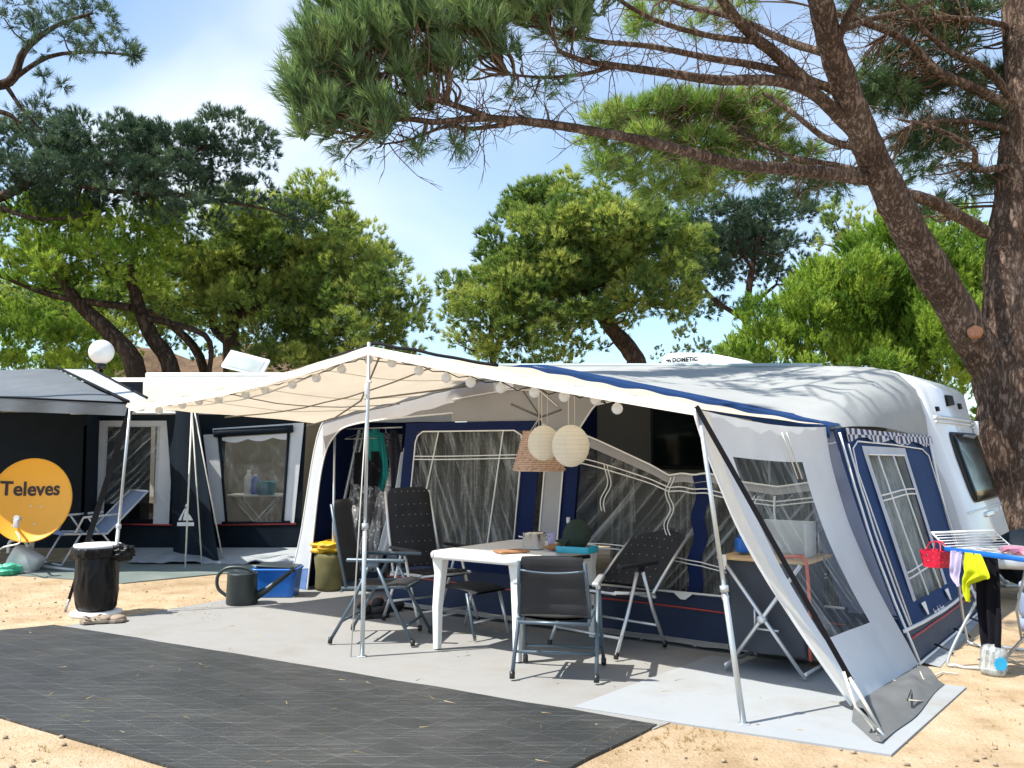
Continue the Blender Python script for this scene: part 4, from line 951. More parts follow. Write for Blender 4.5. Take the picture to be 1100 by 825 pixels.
fa = az(1022, 717, 0); fb = az(1085, 723, 0)
m_ = MB(); q0, q1 = rk(.10, LY*.9), rk(.12, .02)
m_.tube(spline([rk(.0+.08, LY*.75), fa+Vector((.02, .05, .09)), fa+Vector((.04, 0, .013)), fa.lerp(fb, .5)+Z*.012, fb+Vector((-.03, 0, .013)), fb+Vector((.03, .1, .08)), rk(LX*.80, LY*.75)], 8), .011, 8); m_.build('leg', M['steel'], rack)
ga = az(1046, 694, 0); gb = az(1112, 700, 0)
m_ = MB(); m_.tube(spline([rk(.03, .03), ga+Vector((-.06, 0, .12)), ga+Vector((.0, 0, .013)), ga.lerp(gb, .5)+Z*.012, gb+Z*.013, gb+Vector((.05, -.1, .12)), rk(LX*.95, .03)], 8), .010, 8); m_.build('leg', M['steel'], rack)
m_ = MB(); m_.tube([rk(.62, .02), az(1092, 655, .3), az(1098, 690, .05)], .009, 8); m_.build('leg', M['steel'], rack)
# things hung on it
c = rk(-.085, -.02, .74)
bk = thing('peg_basket', 'red plastic clothes peg basket hanging off the drying rack corner', 'basket', c-Z*.07)
mb = MB(); mb.grid(lambda s, t: c+ex*(lerp(.075, .095, t)*max(-1, min(1, 1.4*math.cos(2*PI*s))))+ey*(lerp(.045, .06, t)*max(-1, min(1, 1.4*math.sin(2*PI*s))))+Z*(lerp(-.07, .045, t)+.008*nz((s*6, t*6, 0), 2)), frange(0, 1, 40), frange(0, 1, 7), lambda s, t: not (int(s*40) % 3 == 1 and (.30 < t < .42 or .6 < t < .72)))
mb.box(c-Z*.068, (.14, .08, .006)); mb.build('body', M['redpl'], bk)
mb = MB()
for o_ in (-.04, .04):
    mb = MB(); mb.tube(spline([c+ex*-.05+ey*o_+Z*.04, c+ex*-.02+ey*o_*.6+Z*.10, c+ex*.05+ey*o_*.4+Z*.10, c+ex*.08+ey*o_+Z*.04], 5), .005, 5)
    mb.build('handle', M['redpl'], bk)
def drape(name, mat, label, cat, top, seed, folds=3.0, amp=.02, n=20, group=None, nrm=None):
    """top: rows of (left, right) points from top to bottom"""
    rows = [(Vector(a), Vector(b_)) for a, b_ in top]; aL = spline([r[0] for r in rows], 5); aR = spline([r[1] for r in rows], 5)
    def fn(s, i):
        p = aL[int(i)].lerp(aR[int(i)], s); d_ = (aR[int(i)]-aL[int(i)]); nv = nrm or Vector((-d_.y, d_.x, 0)).normalized()
        return p+nv*(amp*math.sin(s*folds*2*PI+seed+i*.12)+amp*.6*nz((s*4, i*.3, 0), 1, seed))+Z*(.01*nz((s*3, i*.2, 1), 1, seed))
    m_ = MB(); m_.grid(fn, frange(0, 1, n), list(range(len(aL))))
    m_.grid(lambda s, i: fn(s, i)+(nrm or Vector((0, 1, 0)))*.006, frange(0, 1, n), list(range(len(aL))))
    o = m_.build(name, mat, None, aL[0]); return tag(o, label, cat, group)
E1 = lambda x, z, y=.0: rk(x, y, z)
drape('swimsuit', M['yellow'], 'fluorescent yellow swim top hung on the drying rack', 'clothing', [(E1(.17, .80, -.035), E1(.30, .80, -.035)), (E1(.165, .72, -.04), E1(.37, .66, -.04)), (E1(.16, .66, -.035), E1(.30, .63, -.035)), (E1(.155, .60, -.035), E1(.215, .585, -.035)), (E1(.155, .53, -.03), E1(.205, .50, -.03)), (E1(.185, .48, -.03), E1(.20, .475, -.03))], 1, 2, .012)
drape('shirt', M['lilac'], 'pale lilac garment hung left of the yellow swim top', 'clothing', [(E1(.07, .80, -.03), E1(.17, .80, -.03)), (E1(.06, .70, -.035), E1(.15, .70, -.03)), (E1(.055, .63, -.03), E1(.13, .62, -.03)), (E1(.10, .57, -.03), E1(.135, .565, -.03))], 4, 2, .012)
drape('trousers', M['black'], 'long black trousers hanging from the drying rack behind the yellow top', 'clothing', [(E1(.14, .80, .10), E1(.34, .80, .10)), (E1(.14, .6, .10), E1(.34, .6, .10)), (E1(.15, .35, .10), E1(.33, .35, .10)), (E1(.19, .12, .10), E1(.31, .12, .10))], 2, 2.5, .02)
drape('towel', M['pink'], 'pink cloth laid over the wires of the drying rack', 'clothing', [(E1(.30, .825, .32), E1(.62, .825, .32)), (E1(.31, .83, .2), E1(.6, .83, .2)), (E1(.33, .82, .08), E1(.58, .82, .08))], 6, 3, .012, nrm=Vector((0, 0, 1)))
drape('towel', M['dots_cloth'], 'dark patterned cloth piled on the right part of the drying rack', 'clothing', [(E1(.55, .88, .5), E1(.95, .87, .5)), (E1(.55, .85, .38), E1(.95, .85, .38)), (E1(.58, .83, .25), E1(.93, .83, .25))], 9, 3, .02, nrm=Vector((0, 0, 1)))
c = rk(.66, .06, .83)
mb = MB()
for k, (x, y, a) in enumerate(((0, 0, .3), (.05, .02, -.5), (.02, .05, 1.0), (.08, -.01, .1))): mb.box(c+Vector((x, y, .012*k)), (.075, .014, .012), .004, Matrix.Rotation(a, 3, 'Z'))
tag(mb.build('clothes_pegs', M['green'], None, c), 'small heap of lime green clothes pegs on the drying rack', 'pegs')
c = az(1066, 724, 0)
jg = thing('water_jug', 'clear plastic water jug with a blue label on the ground under the rack', 'jug', c)
Rj = Matrix.Rotation(.12, 3, 'Y')
mb = MB(); mb.lathe([(0, .005), (.07, .0), (.083, .015), (.085, .05), (.080, .08), (.086, .11), (.085, .15), (.07, .18), (.035, .195), (0, .197)], c, 28, Rj, lambda a, z: 1+.03*math.cos(4*a)+.012*nz((a, z*20, 0), 2)); mb.build('body', M['waterjug'], jg)
mb = MB(); star = []
for k in range(24): a = 2*PI*k/24; r_ = .048 if k % 2 else .038; star.append(c+Vector((r_*math.cos(a)+.012, -.089, .085+r_*math.sin(a))))
mb.prism(star, Vector((0, -.003, 0))); mb.build('label_sticker', M['sticker'], jg)
c = at(1108, 650, 7.6); c.z = .03
mb = MB(); mb.blob(c+Z*.22, (.10, .10, .16), .12, 1.5, 3); mb.blob(c+Vector((-.06, -.03, .37)), (.05, .04, .04), .1, 2, 6)
mb.tube([c+Z*.0, c+Z*.1], .09, 12)
tag(mb.build('water_can', M['loungefab'], None, c), 'pale blue water can at the right edge behind the rack', 'water can')

# ------------------------------------------------------------------ things at the left end of the tent
c = az(262, 648, .008)
wc = thing('watering_can', 'anthracite plastic watering can on the edge of the mat', 'watering can', c)
mb = MB(); mb.lathe([(0, 0), (.145, 0), (.150, .01), (.140, .27), (.145, .285), (.142, .29), (.10, .292), (0, .285)], c+Vector((-.02, 0, 0)), 28); mb.build('body', M['watering'], wc)
mb = MB(); mb.tube(spline([c+Vector((-.15, 0, .06)), c+Vector((-.25, 0, .14)), c+Vector((-.255, 0, .26)), c+Vector((-.16, 0, .335)), c+Vector((0, 0, .335)), c+Vector((.10, 0, .285))], 6), .017, 8); mb.build('handle', M['watering'], wc)
mb = MB(); mb.tube([c+Vector((.10, 0, .06)), c+Vector((.22, .0, .13)), c+Vector((.44, .0, .295))], [.045, .032, .018], 10); mb.tube([c+Vector((.44, 0, .293)), c+Vector((.475, 0, .33))], [.016, .028], 10); mb.build('spout', M['watering'], wc)
c = az(298, 639, .008)
tu = thing('storage_tub', 'bright blue plastic storage tub with dark lid beside the tent corner', 'tub', c)
mb = MB()
def tub(s, t):
    a = 2*PI*s; x = max(-1, min(1, 1.35*math.cos(a))); y = max(-1, min(1, 1.35*math.sin(a)))
    return c+Vector((.19*(1+.16*t)*x, .15*(1+.16*t)*y, .27*t))
mb.grid(tub, frange(0, 1, 48), frange(0, 1, 4)); mb.box(c+Z*.008, (.34, .26, .012))
mb.tube([tub(s, 1) for s in frange(0, 1, 48)[:-1]], .014, 6, True); mb.build('body', M['bluepl'], tu)
mb = MB(); mb.box(c+Vector((.01, .02, .292)), (.40, .30, .022), .008, Matrix.Rotation(.06, 3, 'Y')); mb.build('lid', M['watering'], tu)
c = az(277, 641, .008)
bk2 = thing('bucket', 'turquoise round bucket half hidden behind the watering can', 'bucket', c)
mb = MB(); mb.lathe([(0, .0), (.10, 0), (.135, .22), (.142, .225), (.138, .228), (.12, .22), (.09, .01), (0, .01)], c+Vector((.03, .14, 0)), 28); mb.build('body', M['cyan'], bk2)
c = W(-5.38, 2.06, .006)
mb = MB(); mb.lathe([(0, 0), (.15, 0), (.165, .03), (.16, .2), (.17, .34), (.155, .38), (0, .39)], c, 28, None, lambda a, z: 1+.05*math.sin(a*3+z*8)+.03*nz((math.cos(a)*2, math.sin(a)*2, z*6), 1))
tag(mb.build('sack', M['olive'], None, c), 'olive green sack standing inside the tent doorway', 'sack')
mb = MB(); mb.blob(c+Z*.44, (.21, .16, .07), .4, 2.0, 12, 4); mb.blob(c+Vector((.16, -.04, .49)), (.075, .06, .085), .35, 2.0, 15)
tag(mb.build('plastic_bag', M['ybag'], None, c+Z*.43), 'crumpled yellow plastic bag on top of the olive sack', 'bag')
c = az(380, 636, .008)+Vector((.05, .3, 0))
cr = thing('storage_crate', 'navy blue storage crate deep inside the tent doorway', 'crate', c)
mb = MB(); mb.box(c+Z*.16, (.5, .35, .32), .02); mb.build('body', M['band'], cr); mb = MB(); mb.box(c+Z*.335, (.53, .38, .03), .01); mb.build('lid', M['navy'], cr)
def shoe(label, c, rz, m, L=.27):
    R = Matrix.Rotation(rz, 3, 'Z'); t = thing('shoe', label, 'shoe', c, 'shoes on the mat behind the left chair')
    mb = MB()
    ol = [(-.5, .3), (-.42, .36), (-.1, .30), (.2, .40), (.42, .33), (.5, .12), (.5, -.08), (.40, -.32), (.2, -.38), (-.1, -.28), (-.42, -.34), (-.5, -.25)]
    mb.prism([c+R @ Vector((x*L, y*.27*.95, .0)) for x, y in ol], Vector((0, 0, .025))); mb.build('sole', M['rubber'], t)
    mb = MB(); mb.blob(c+R @ Vector((.06, 0, .045)), (L*.40, .042, .04), .06, 2, 3, 3, R); mb.blob(c+R @ Vector((-.08, 0, .065)), (L*.2, .038, .05), .08, 2, 5, 3, R); mb.build('upper', m, t)
    return t
shoe('black shoe nearest the chair leg on the mat', az(402, 662, .012), .4, M['shoe']); shoe('black shoe lying further back behind the left chair', az(415, 655, .012), .1, M['shoe']); shoe('brownish red shoe among the black ones on the mat', az(400, 653, .012), 2.6, M['shoebrown'])
# clothes hanging inside the doorway
rl0, rl1 = ad(372, 461, 2.3), ad(432, 459, 2.25)
hr = thing('clothes_rail', 'thin rail of clothes hangers inside the tent doorway', 'clothes rail', rl0)
mb = MB(); mb.tube([rl0, rl1], .009, 6); mb.build('rail', M['alu'], hr)
for k in (.25, .4, .5, .6, .72): 
    p = rl0.lerp(rl1, k); mb = MB(); mb.tube([p+Z*.01, p-Z*.05, p+Vector((.14, .1, -.11)), p+Vector((-.14, -.1, -.11)), p-Z*.05], .005, 5); mb.build('hanger', M['galv'], hr)
def hx(x, y, dd=2.75): return ad(x, y, dd)
drape('beach_towel', M['teal'], 'teal towel hanging highest among the clothes in the doorway', 'clothing', [(hx(396, 463, 2.18), hx(404, 461, 2.18)), (hx(394, 478, 2.18), hx(408, 478, 2.18)), (hx(395, 500, 2.18), hx(408, 500, 2.18))], 1, 2, .015)
drape('beach_towel', M['teal'], 'long narrow teal towel hanging right of the black jacket', 'clothing', [(hx(405, 466, 2.18), hx(411, 464, 2.18)), (hx(406, 490, 2.18), hx(416, 490, 2.18)), (hx(407, 510, 2.18), hx(417, 510, 2.18)), (hx(408, 525, 2.18), hx(413, 526, 2.18))], 3, 2, .015)
drape('jacket', M['black'], 'black jacket bundled on a hanger in the tent doorway', 'clothing', [(hx(383, 486, 2.15), hx(406, 485, 2.15)), (hx(381, 505, 2.13), hx(408, 503, 2.13)), (hx(381, 520, 2.12), hx(406, 523, 2.12))], 5, 2.5, .03)
drape('scarf', M['dots_cloth'], 'dark spotted scarf hanging right of the teal towels', 'clothing', [(hx(418, 462, 2.15), hx(426, 462, 2.15)), (hx(418, 490, 2.13), hx(430, 490, 2.13)), (hx(419, 515, 2.1), hx(429, 512, 2.1)), (hx(421, 535, 2.08), hx(425, 532, 2.08))], 7, 2, .015)
drape('door_curtain', M['lace'], 'white and black patterned curtain gathered across the tent doorway', 'curtain', [(hx(384, 470, 2.5), hx(434, 466, 2.3)), (hx(381, 505, 2.4), hx(430, 510, 2.2)), (hx(375, 545, 2.2), hx(424, 550, 2.1)), (hx(370, 585, 2.1), hx(414, 590, 2.05)), (hx(368, 612, 2.1), hx(404, 614, 2.05))], 11, 6, .045, 60)
drape('rolled_door', M['wing'], 'pale grey door flap drawn aside at the right of the doorway', 'tent flap', [(hx(430, 490, 2.0), hx(436, 480, 2.0)), (hx(422, 530, 2.0), hx(432, 530, 2.0)), (hx(410, 570, 2.0), hx(422, 572, 2.0)), (hx(405, 590, 2.0), hx(416, 596, 2.0))], 13, 2, .02)
p0, p1 = W(-5.10, 2.3, .02), ad(386, 462, 2.3)
mb = MB(); mb.bar(ad(356, 602, 2.3), p1, .03, .03); mb.bar(ad(362, 602, 2.35), p1+Vector((.05, 0, 0)), .02, .02)
tag(mb.build('folded_poles', M['steel'], None, p0), 'bundle of spare steel tent poles leaning inside the doorway', 'poles')

# ------------------------------------------------------------------ rubbish bag, sandals
c = az(103, 660, .0)
BS = .82
bn = thing('bin_bag_stand', 'black bin bag in a white ringed stand by the left canopy pole', 'bin', c)
mb = MB(); mb.lathe([(0, 0), (.22, 0), (.22, .03), (.18, .04), (0, .04)], c, 28); mb.build('stand_base', M['white'], bn)
mb = MB(); mb.lathe([(.165, .60), (.20, .60), (.20, .63), (.165, .63), (.165, .60)], c, 28); mb.build('stand_ring', M['white'], bn)
bprof = [(0, .035), (.13, .036), (.17, .04), (.195, .055), (.21, .09), (.222, .16), (.232, .28), (.230, .40), (.222, .50), (.214, .55), (.228, .585), (.25, .605), (.268, .60), (.272, .575), (.262, .53), (.24, .52)]
bprof = [tuple(p[:2]) for p in spline([(a*BS, b_, 0) for a, b_ in bprof], 4)]
def bagw(a, z):
    p = (math.cos(a)*.9, math.sin(a)*.9, z*2.2); e = nz(p, 2.2, 4)
    return 1+.10*nz(p, 1.5, 5)-.085*abs(nz((p[0]+e*.25, p[1], p[2]*.55), 3.6, 6))-.05*abs(nz((p[0], p[1]+e*.2, p[2]*.8), 8, 7))+.02*math.sin(a*14+z*9)*(z > .5)
mb = MB(); mb.lathe(bprof, c, 110, None, bagw)
mb.blob(c+Vector((.23, -.05, .56)), (.11, .07, .07), .5, 2.5, 5, 4); mb.build('bag', M['bag'], bn)
mb = MB(); mb.lathe([(.0, .635), (.165, .635), (.175, .625)], c, 28); mb.build('lid', M['white'], bn)
def sandal(label, c, rz):
    R = Matrix.Rotation(rz, 3, 'Z'); t = thing('sandal', label, 'sandal', c)
    ol = [(-.5, .26), (-.3, .34), (0, .30), (.25, .40), (.45, .28), (.5, 0), (.42, -.3), (.2, -.36), (-.1, -.27), (-.42, -.30), (-.52, 0)]
    mb = MB(); mb.prism([c+R @ Vector((x*.26, y*.26, 0)) for x, y in ol], Vector((0, 0, .02))); mb.build('sole', M['sandal'], t)
    mb = MB()
    mb.blob(c+R @ Vector((.055, 0, .025)), (.065, .072, .028), .1, 2, 3, 3, R); mb.tube([c+R @ Vector((-.05, .075, .02)), c+R @ Vector((-.10, .04, .05)), c+R @ Vector((-.10, -.04, .05)), c+R @ Vector((-.05, -.075, .02))], .010, 6)
    mb.build('strap', M['sandal'], t)
sandal('taupe sandal left of its pair at the foot of the left canopy pole', az(104, 668, .012), .5); sandal('taupe sandal right of its pair at the foot of the left canopy pole', az(119, 667, .012), .2)

# ------------------------------------------------------------------ satellite dish
dm = az(33, 612, 0); dc = at(33, 537, dm.y-.30); 
ds = thing('satellite_dish', 'yellow orange satellite dish with dark lettering on a tripod', 'satellite dish', dm)
nrm = Vector((.16, -.96, .20)).normalized(); dx = Vector((0, 0, 1)).cross(nrm)*1; dx.normalize(); dx = -dx if dx.x < 0 else dx; dy = nrm.cross(dx); dy = -dy if dy.z < 0 else dy
RX, RY = .46, .50
def dsh(x, y, off=0.0):
    r2 = (x/RX)**2+(y/RY)**2; return dc+dx*x+dy*y+nrm*(.11*(r2-1)+off)
rr_ = [0, .15, .3, .45, .6, .75, .88, .97, 1.0]
mb = MB(); mb.grid(lambda a, r: dsh(RX*r*math.cos(a), RY*r*math.sin(a)), frange(0, 2*PI, 64), rr_); mb.grid(lambda a, r: dsh(RX*r*math.cos(a), RY*r*math.sin(a), -.012), frange(0, 2*PI, 64), rr_)
mb.tube([dsh(RX*1.005*math.cos(a), RY*1.005*math.sin(a)) for a in frange(0, 2*PI, 64)[:-1]], .010, 6, True); rf = mb.build('reflector', M['dish'], ds)
tv, tf = text_faces('Televes', .235, .006, 1.0)
mb = MB(); mb.add([dsh(x*.93-.03, y+.07, .006) for x, y, z in tv], tf); mb.build('lettering', M['dishtext'], rf)
mb = MB()
for x, y in ((-.02, -.06), (.09, -.07), (.05, -.28), (-.19, -.30)): mb.lathe([(.0, .002), (.012, .0)], dsh(x, y, .004), 8, nrm.to_track_quat('Z', 'Y').to_matrix())
mb.build('bolts', M['galv'], rf)
lnb = at(19, 557, dm.y-.72)
mb = MB(); mb.tube(spline([dsh(0, -RY*.96), dsh(-.05, -RY*.75)+nrm*.2, lnb-dy*.06], 5), .014, 8); mb.build('feed_arm', M['dish'], ds)
mb = MB(); mb.tube([lnb+nrm*.05, lnb-nrm*.05], .032, 14); mb.box(lnb-dy*.06+nrm*.02, (.055, .05, .10), .012); mb.build('receiver_head', M['milk'], ds)
mb = MB(); mb.tube(spline([lnb-dy*.15, lnb-dy*.28+Vector((.05, 0, 0)), at(0, 590, dm.y-.2), at(-12, 612, dm.y-.1)], 8), .010, 6); mb.build('cable', M['white'], ds)
mb = MB(); mb.tube([dm, Vector((dm.x, dm.y+.02, .75))], .03, 10); mb.box(Vector((dm.x, dm.y+.03, .80)), (.14, .10, .22), .02); mb.build('mast', M['galv'], ds)
for a, r in ((-2.5, .62), (-.25, .66), (1.6, .55)):
    q = dm+Vector((r*math.cos(a), r*math.sin(a), .012)); mb = MB(); mb.tube([dm+Z*.06, q], .02, 8); mb.build('leg', M['galv'], ds)
mb = MB(); mb.box(dm+Z*.07, (.2, .15, .07), .02); mb.build('hub', M['blackpl'], ds)
c = az(18, 616, 0)+Vector((0, .2, 0))
jc = thing('jerry_can', 'white plastic jerry can lying behind the dish tripod', 'jerry can', c)
mb = MB(); mb.box(c+Z*.13, (.36, .22, .26), .05, Matrix.Rotation(.5, 3, 'Y')); mb.build('body', M['milk'], jc)
mb = MB(); mb.tube(spline([c+Vector((-.22, 0, .22)), c+Vector((-.2, 0, .36)), c+Vector((-.05, 0, .38)), c+Vector((.02, 0, .29))], 5), .02, 8); mb.build('handle', M['milk'], jc)
c = az(4, 618, 0)+Vector((0, .05, 0))
mb = MB(); mb.blob(c+Z*.06, (.16, .11, .07), .5, 2.4, 4, 4); tag(mb.build('plastic_bag', M['greenbag'], None, c), 'mint green plastic bag on the ground below the dish', 'bag')

# ------------------------------------------------------------------ blue lounge chair of the neighbours
lc = az(95, 603, 0)
lo = thing('lounge_chair', 'pale blue sling deck chair with white frame under the neighbouring tent', 'chair', lc, None, math.radians(-133), False)
mb = MB(); pad(mb, [(-.12, .37), (-.32, .55), (-.55, .80), (-.66, .90)], .52, .012, 1); mb.build('backrest', M['loungefab'], lo)
mb = MB(); pad(mb, [(-.14, .36), (.1, .37), (.34, .41), (.42, .38)], .52, .012, 1); mb.build('seat', M['loungefab'], lo)
mb = MB()
for s in (-1, 1):
    y = s*.27; mb.tube([(-.66, y, .91), (-.12, y, .37), (.42, y, .40)], .013, 8); mb.tube([(-.30, y*1.06, .62), (.20, y*1.06, .60), (.30, y*1.06, .40)], .016, 8); mb.tube([(.14, y*1.06, .6), (-.02, y*1.04, .37)], .012, 8)
mb.tube([(-.66, -.27, .91), (-.66, .27, .91)], .013, 8); mb.build('frame', M['white'], lo)
for s in (-1, 1):
    for a, b_ in (((.22, .40), (.46, .0)), ((-.05, .38), (-.36, .0))):
        mb = MB(); mb.tube([(a[0], s*.285, a[1]), (b_[0], s*.285, b_[1])], .013, 8); mb.build('leg', M['white'], lo)
for x_ in (.46, -.36):
    mb = MB(); mb.tube([(x_, -.285, .012), (x_, .285, .012)], .012, 8); mb.build('stretcher', M['white'], lo)
# ------------------------------------------------------------------ neighbouring pitch on the left
YN = 13.0
def nq(TLp, TRp, BRp, BLp, Y=YN, yo=0.0):
    a, b_, c_, d_ = [at(x, y, Y) for x, y in (TLp, TRp, BRp, BLp)]
    return lambda s, t, off=0.0: a.lerp(b_, s).lerp(d_.lerp(c_, s), t)+Vector((0, -off-yo, 0))
nb = thing('tent_awning', 'dark green and white tent awning with clear windows on the neighbouring pitch', 'awning', at(240, 596, YN))
G = lambda n: frange(0, 1, n)
# dark wall and its windows
q = nq((96, 446), (330, 440), (322, 591), (90, 592), YN+.05)
holes = []
lw = (.118, .37, .09, .77); rwn = (.632, .938, .155, .80)
inn = lambda s, t: any(a < s < b_ and c_ < t < d_ for a, b_, c_, d_ in (lw, rwn))
gs = sorted(G(30)+[lw[0], lw[1], rwn[0], rwn[1]]); gt = sorted(G(20)+[lw[2], lw[3], rwn[2], rwn[3]])
mb = MB(); mb.grid(lambda s, t: q(s, t)+Vector((0, .015*nz((s*9, t*5, 0)), 0)), gs, gt, lambda s, t: not inn(s, t)); mb.build('front_wall', M['nnavy'], nb)
# right panel: white surround and window with rolled blind
p2 = nq((218, 461), (327, 454), (316, 563), (231, 564), YN)
win = lambda s, t: .16 < s < .86 and .06 < t < .97
mb = MB(); mb.grid(lambda s, t: p2(s, t, .02+.008*nz((s*4, t*4, 0))), sorted(G(10)+[.16, .86]), sorted(G(10)+[.06, .97]), lambda s, t: not win(s, t) and (s > .08*(1-t*7) )); mb.build('panel_surround', M['nwhite'], nb)
mb = MB(); mb.grid(lambda s, t: p2(s, t, .03+.01*nz((s*5, t*5, 2))), sorted(G(12)+[.16, .86]), sorted(G(12)+[.06, .97]), win); nw = mb.build('window_pane', M['vinyl3'], nb)
mb = MB(); mb.tube([p2(s, .055, .06) for s in frange(.12, .9, 8)], .055, 10); mb.build('rolled_blind', M['nnavy'], nw)
mb = MB(); mb.grid(lambda s, t: p2(lerp(.19, .84, s), .10+(.03+.03*abs(math.sin(s*8)))*t, .045), frange(0, 1, 30), [0, .5, 1]); mb.build('blind_lining', M['nwhite'], nw)
mb = MB()
for s in (.16, .86): mb.tube([p2(s, t, .035) for t in frange(.06, .97, 6)], .02, 5)
mb.tube([p2(s, .975, .035) for s in frange(.1, .95, 6)], .016, 5); mb.build('window_edge', M['nnavy'], nw)
# left panel: pale posts, clear door window
p1 = nq((103, 452), (187, 452), (182, 563), (97, 563), YN)
mb = MB(); mb.grid(lambda s, t: p1(s, t, .02), sorted(G(8)+[.17, .80]), sorted(G(8)+[.06]), lambda s, t: (s < .17 or s > .83 or t < .06)); mb.build('panel_surround', M['wing'], nb)
mb = MB(); mb.grid(lambda s, t: p1(s, t, .03+.03*nz((s*3, t*4, 5))), frange(.15, .84, 14), frange(.05, .80, 14)); mb.build('window_pane', M['vinyl2'], nb)
# red line, mud wall, dark corner wing with emblem
mb = MB(); mb.tube([at(128, 563, YN-.03), at(186, 564, YN-.03)], .012, 5); mb.tube([at(230, 564, YN-.03), at(318, 562.5, YN-.03)], .012, 5); mb.build('red_line', M['red'], nb)
mb = MB(); mb.grid(lambda s, t: at(lerp(142, 324, s), 589, YN).lerp(az(lerp(138, 320, s), 606, .01), t)+Z*(.05*nz((s*14, t*3, 0), 1, 2)*t)+Z*.01, frange(0, 1, 40), frange(0, 1, 5)); mb.build('mud_wall', M['nskirt'], nb)
cwv = [at(183, 441, YN-.12), at(207, 441, YN-.55), az(238, 604, .02), az(212, 611, .02), az(180, 606, .02)]
a_, b__, c__, e_ = at(178, 441, YN-.03), at(212, 441, YN-.5), at(236, 603, 12.3), at(186, 596, 12.75)
mb = MB(); mb.grid(lambda s, t: a_.lerp(b__, s).lerp(e_.lerp(c__, s), t)+Vector((0, .05*math.sin(s*9+t*3), 0)), frange(0, 1, 20), frange(0, 1, 14)); cw = mb.build('corner_wing', M['nnavy'], nb)
ec = at(199.5, 553, 12.15)
mb = MB()
def tri(*pp): mb.prism([ec+Vector((x*.012, 0, y*.012)) for x, y in pp], Vector((0, .006, 0)))
tri((-9, -8), (9, -8), (9, -12), (-9, -12)); tri((-8, -6), (-5, -6), (-2, 3), (0, 9), (-3, 4)); tri((-3, -6), (2, -6), (1, 8), (-1, 5)); tri((3, -6), (8, -6), (5, -1), (2, 2)); tri((-1, 9), (2, 8), (1, 12), (-.5, 11)); mb.build('emblem', M['nwhite'], cw)
# roof from the tent front back to the caravan
rl = [at(100, 441, YN+.02), at(335, 438, YN+.02)]
zr = 2.62
mb = MB(); mb.grid(lambda s, t: Vector((lerp(-7.1, -2.55, s), lerp(YN-.12, 15.6, t), lerp(1.99, 2.62, t)-.06*math.sin(PI*t)*abs(math.sin(s*PI*2)) )), G(24), G(8)); mb.build('roof', M['ncream'], nb)
mb = MB(); mb.tube([Vector((lerp(-6.1, -2.55, s), YN-.13, 1.98)) for s in G(6)], .022, 6); mb.build('roof_edge', M['nwhite'], nb)
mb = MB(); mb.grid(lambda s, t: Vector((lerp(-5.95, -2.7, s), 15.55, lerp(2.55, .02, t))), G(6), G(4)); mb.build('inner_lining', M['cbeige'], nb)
mb = MB(); mb.grid(lambda s, t: Vector((-2.62+.1*t, lerp(YN+.05, 15.5, s), lerp(lerp(1.97, 2.6, s), .02, t))), G(6), G(4)); mb.grid(lambda s, t: Vector((-6.0, lerp(YN+.05, 15.5, s), lerp(lerp(1.80, 2.40, s), .02, t))), G(6), G(4)); mb.build('side_wall', M['nnavy'], nb)
for pa_, pb_, r_ in ((at(206, 442, 12.2), az(199, 611, 0), .011), (at(206, 442, 12.2), az(217, 608, 0), .009), (at(209, 442, 12.2), az(240, 604, 0), .009)):
    mb = MB(); mb.tube([pa_, pb_], r_, 6); mb.build('tent_pole', M['rope'], nb)
# shelf of the neighbours seen through the window
sx0, sx1 = at(246, 531, 14.0), at(306, 529, 14.0)
sh = thing('camping_table', 'white topped folding table behind the neighbouring tent window', 'table', Vector((sx0.x+.4, 14.1, 0)))
zt = sx0.z
mb = MB(); mb.box(Vector(((sx0.x+sx1.x)/2, 14.15, zt-.015)), (sx1.x-sx0.x, .5, .03), .005); mb.build('tabletop', M['white'], sh)
for a, b_ in ((.05, .75), (.75, .05)):
    for yy in (13.95, 14.35):
        mb = MB(); mb.tube([Vector((sx0.x+a, yy, zt-.03)), Vector((sx0.x+b_, yy, .01))], .013, 6); mb.build('leg', M['alu'], sh)
def bott(label, px_, w, h, m, shoulder=.7):
    c = at(px_, 530, 14.0); c.z = zt; t = thing('cleaning_bottle', label, 'bottle', c)
    mb = MB(); mb.lathe([(0, 0), (w, 0), (w, h*shoulder), (w*.45, h*.86), (w*.4, h*.9)], c, 18); mb.build('body', m, t)
    mb = MB(); mb.lathe([(w*.45, h*.89), (w*.45, h), (0, h)], c, 12); mb.build('bottle_cap', M['nwhite'] if m == M['bottleblue'] else M['milk'], t)
bott('white plastic bottle on the table behind the neighbouring window', 267, .065, .36, M['nwhite'], .72); bott('blue plastic bottle beside the white one behind the neighbouring window', 274, .065, .30, M['bottleblue'], .7)
c = at(286, 530, 13.95); c.z = zt
mb = MB(); mb.lathe([(0, .0), (.12, 0), (.17, .19), (.18, .195), (.16, .19), (.11, .01), (0, .01)], c, 24); tag(mb.build('washing_bowl', M['cyan'], None, c), 'light blue washing bowl right of the bottles behind the neighbouring window', 'bowl')
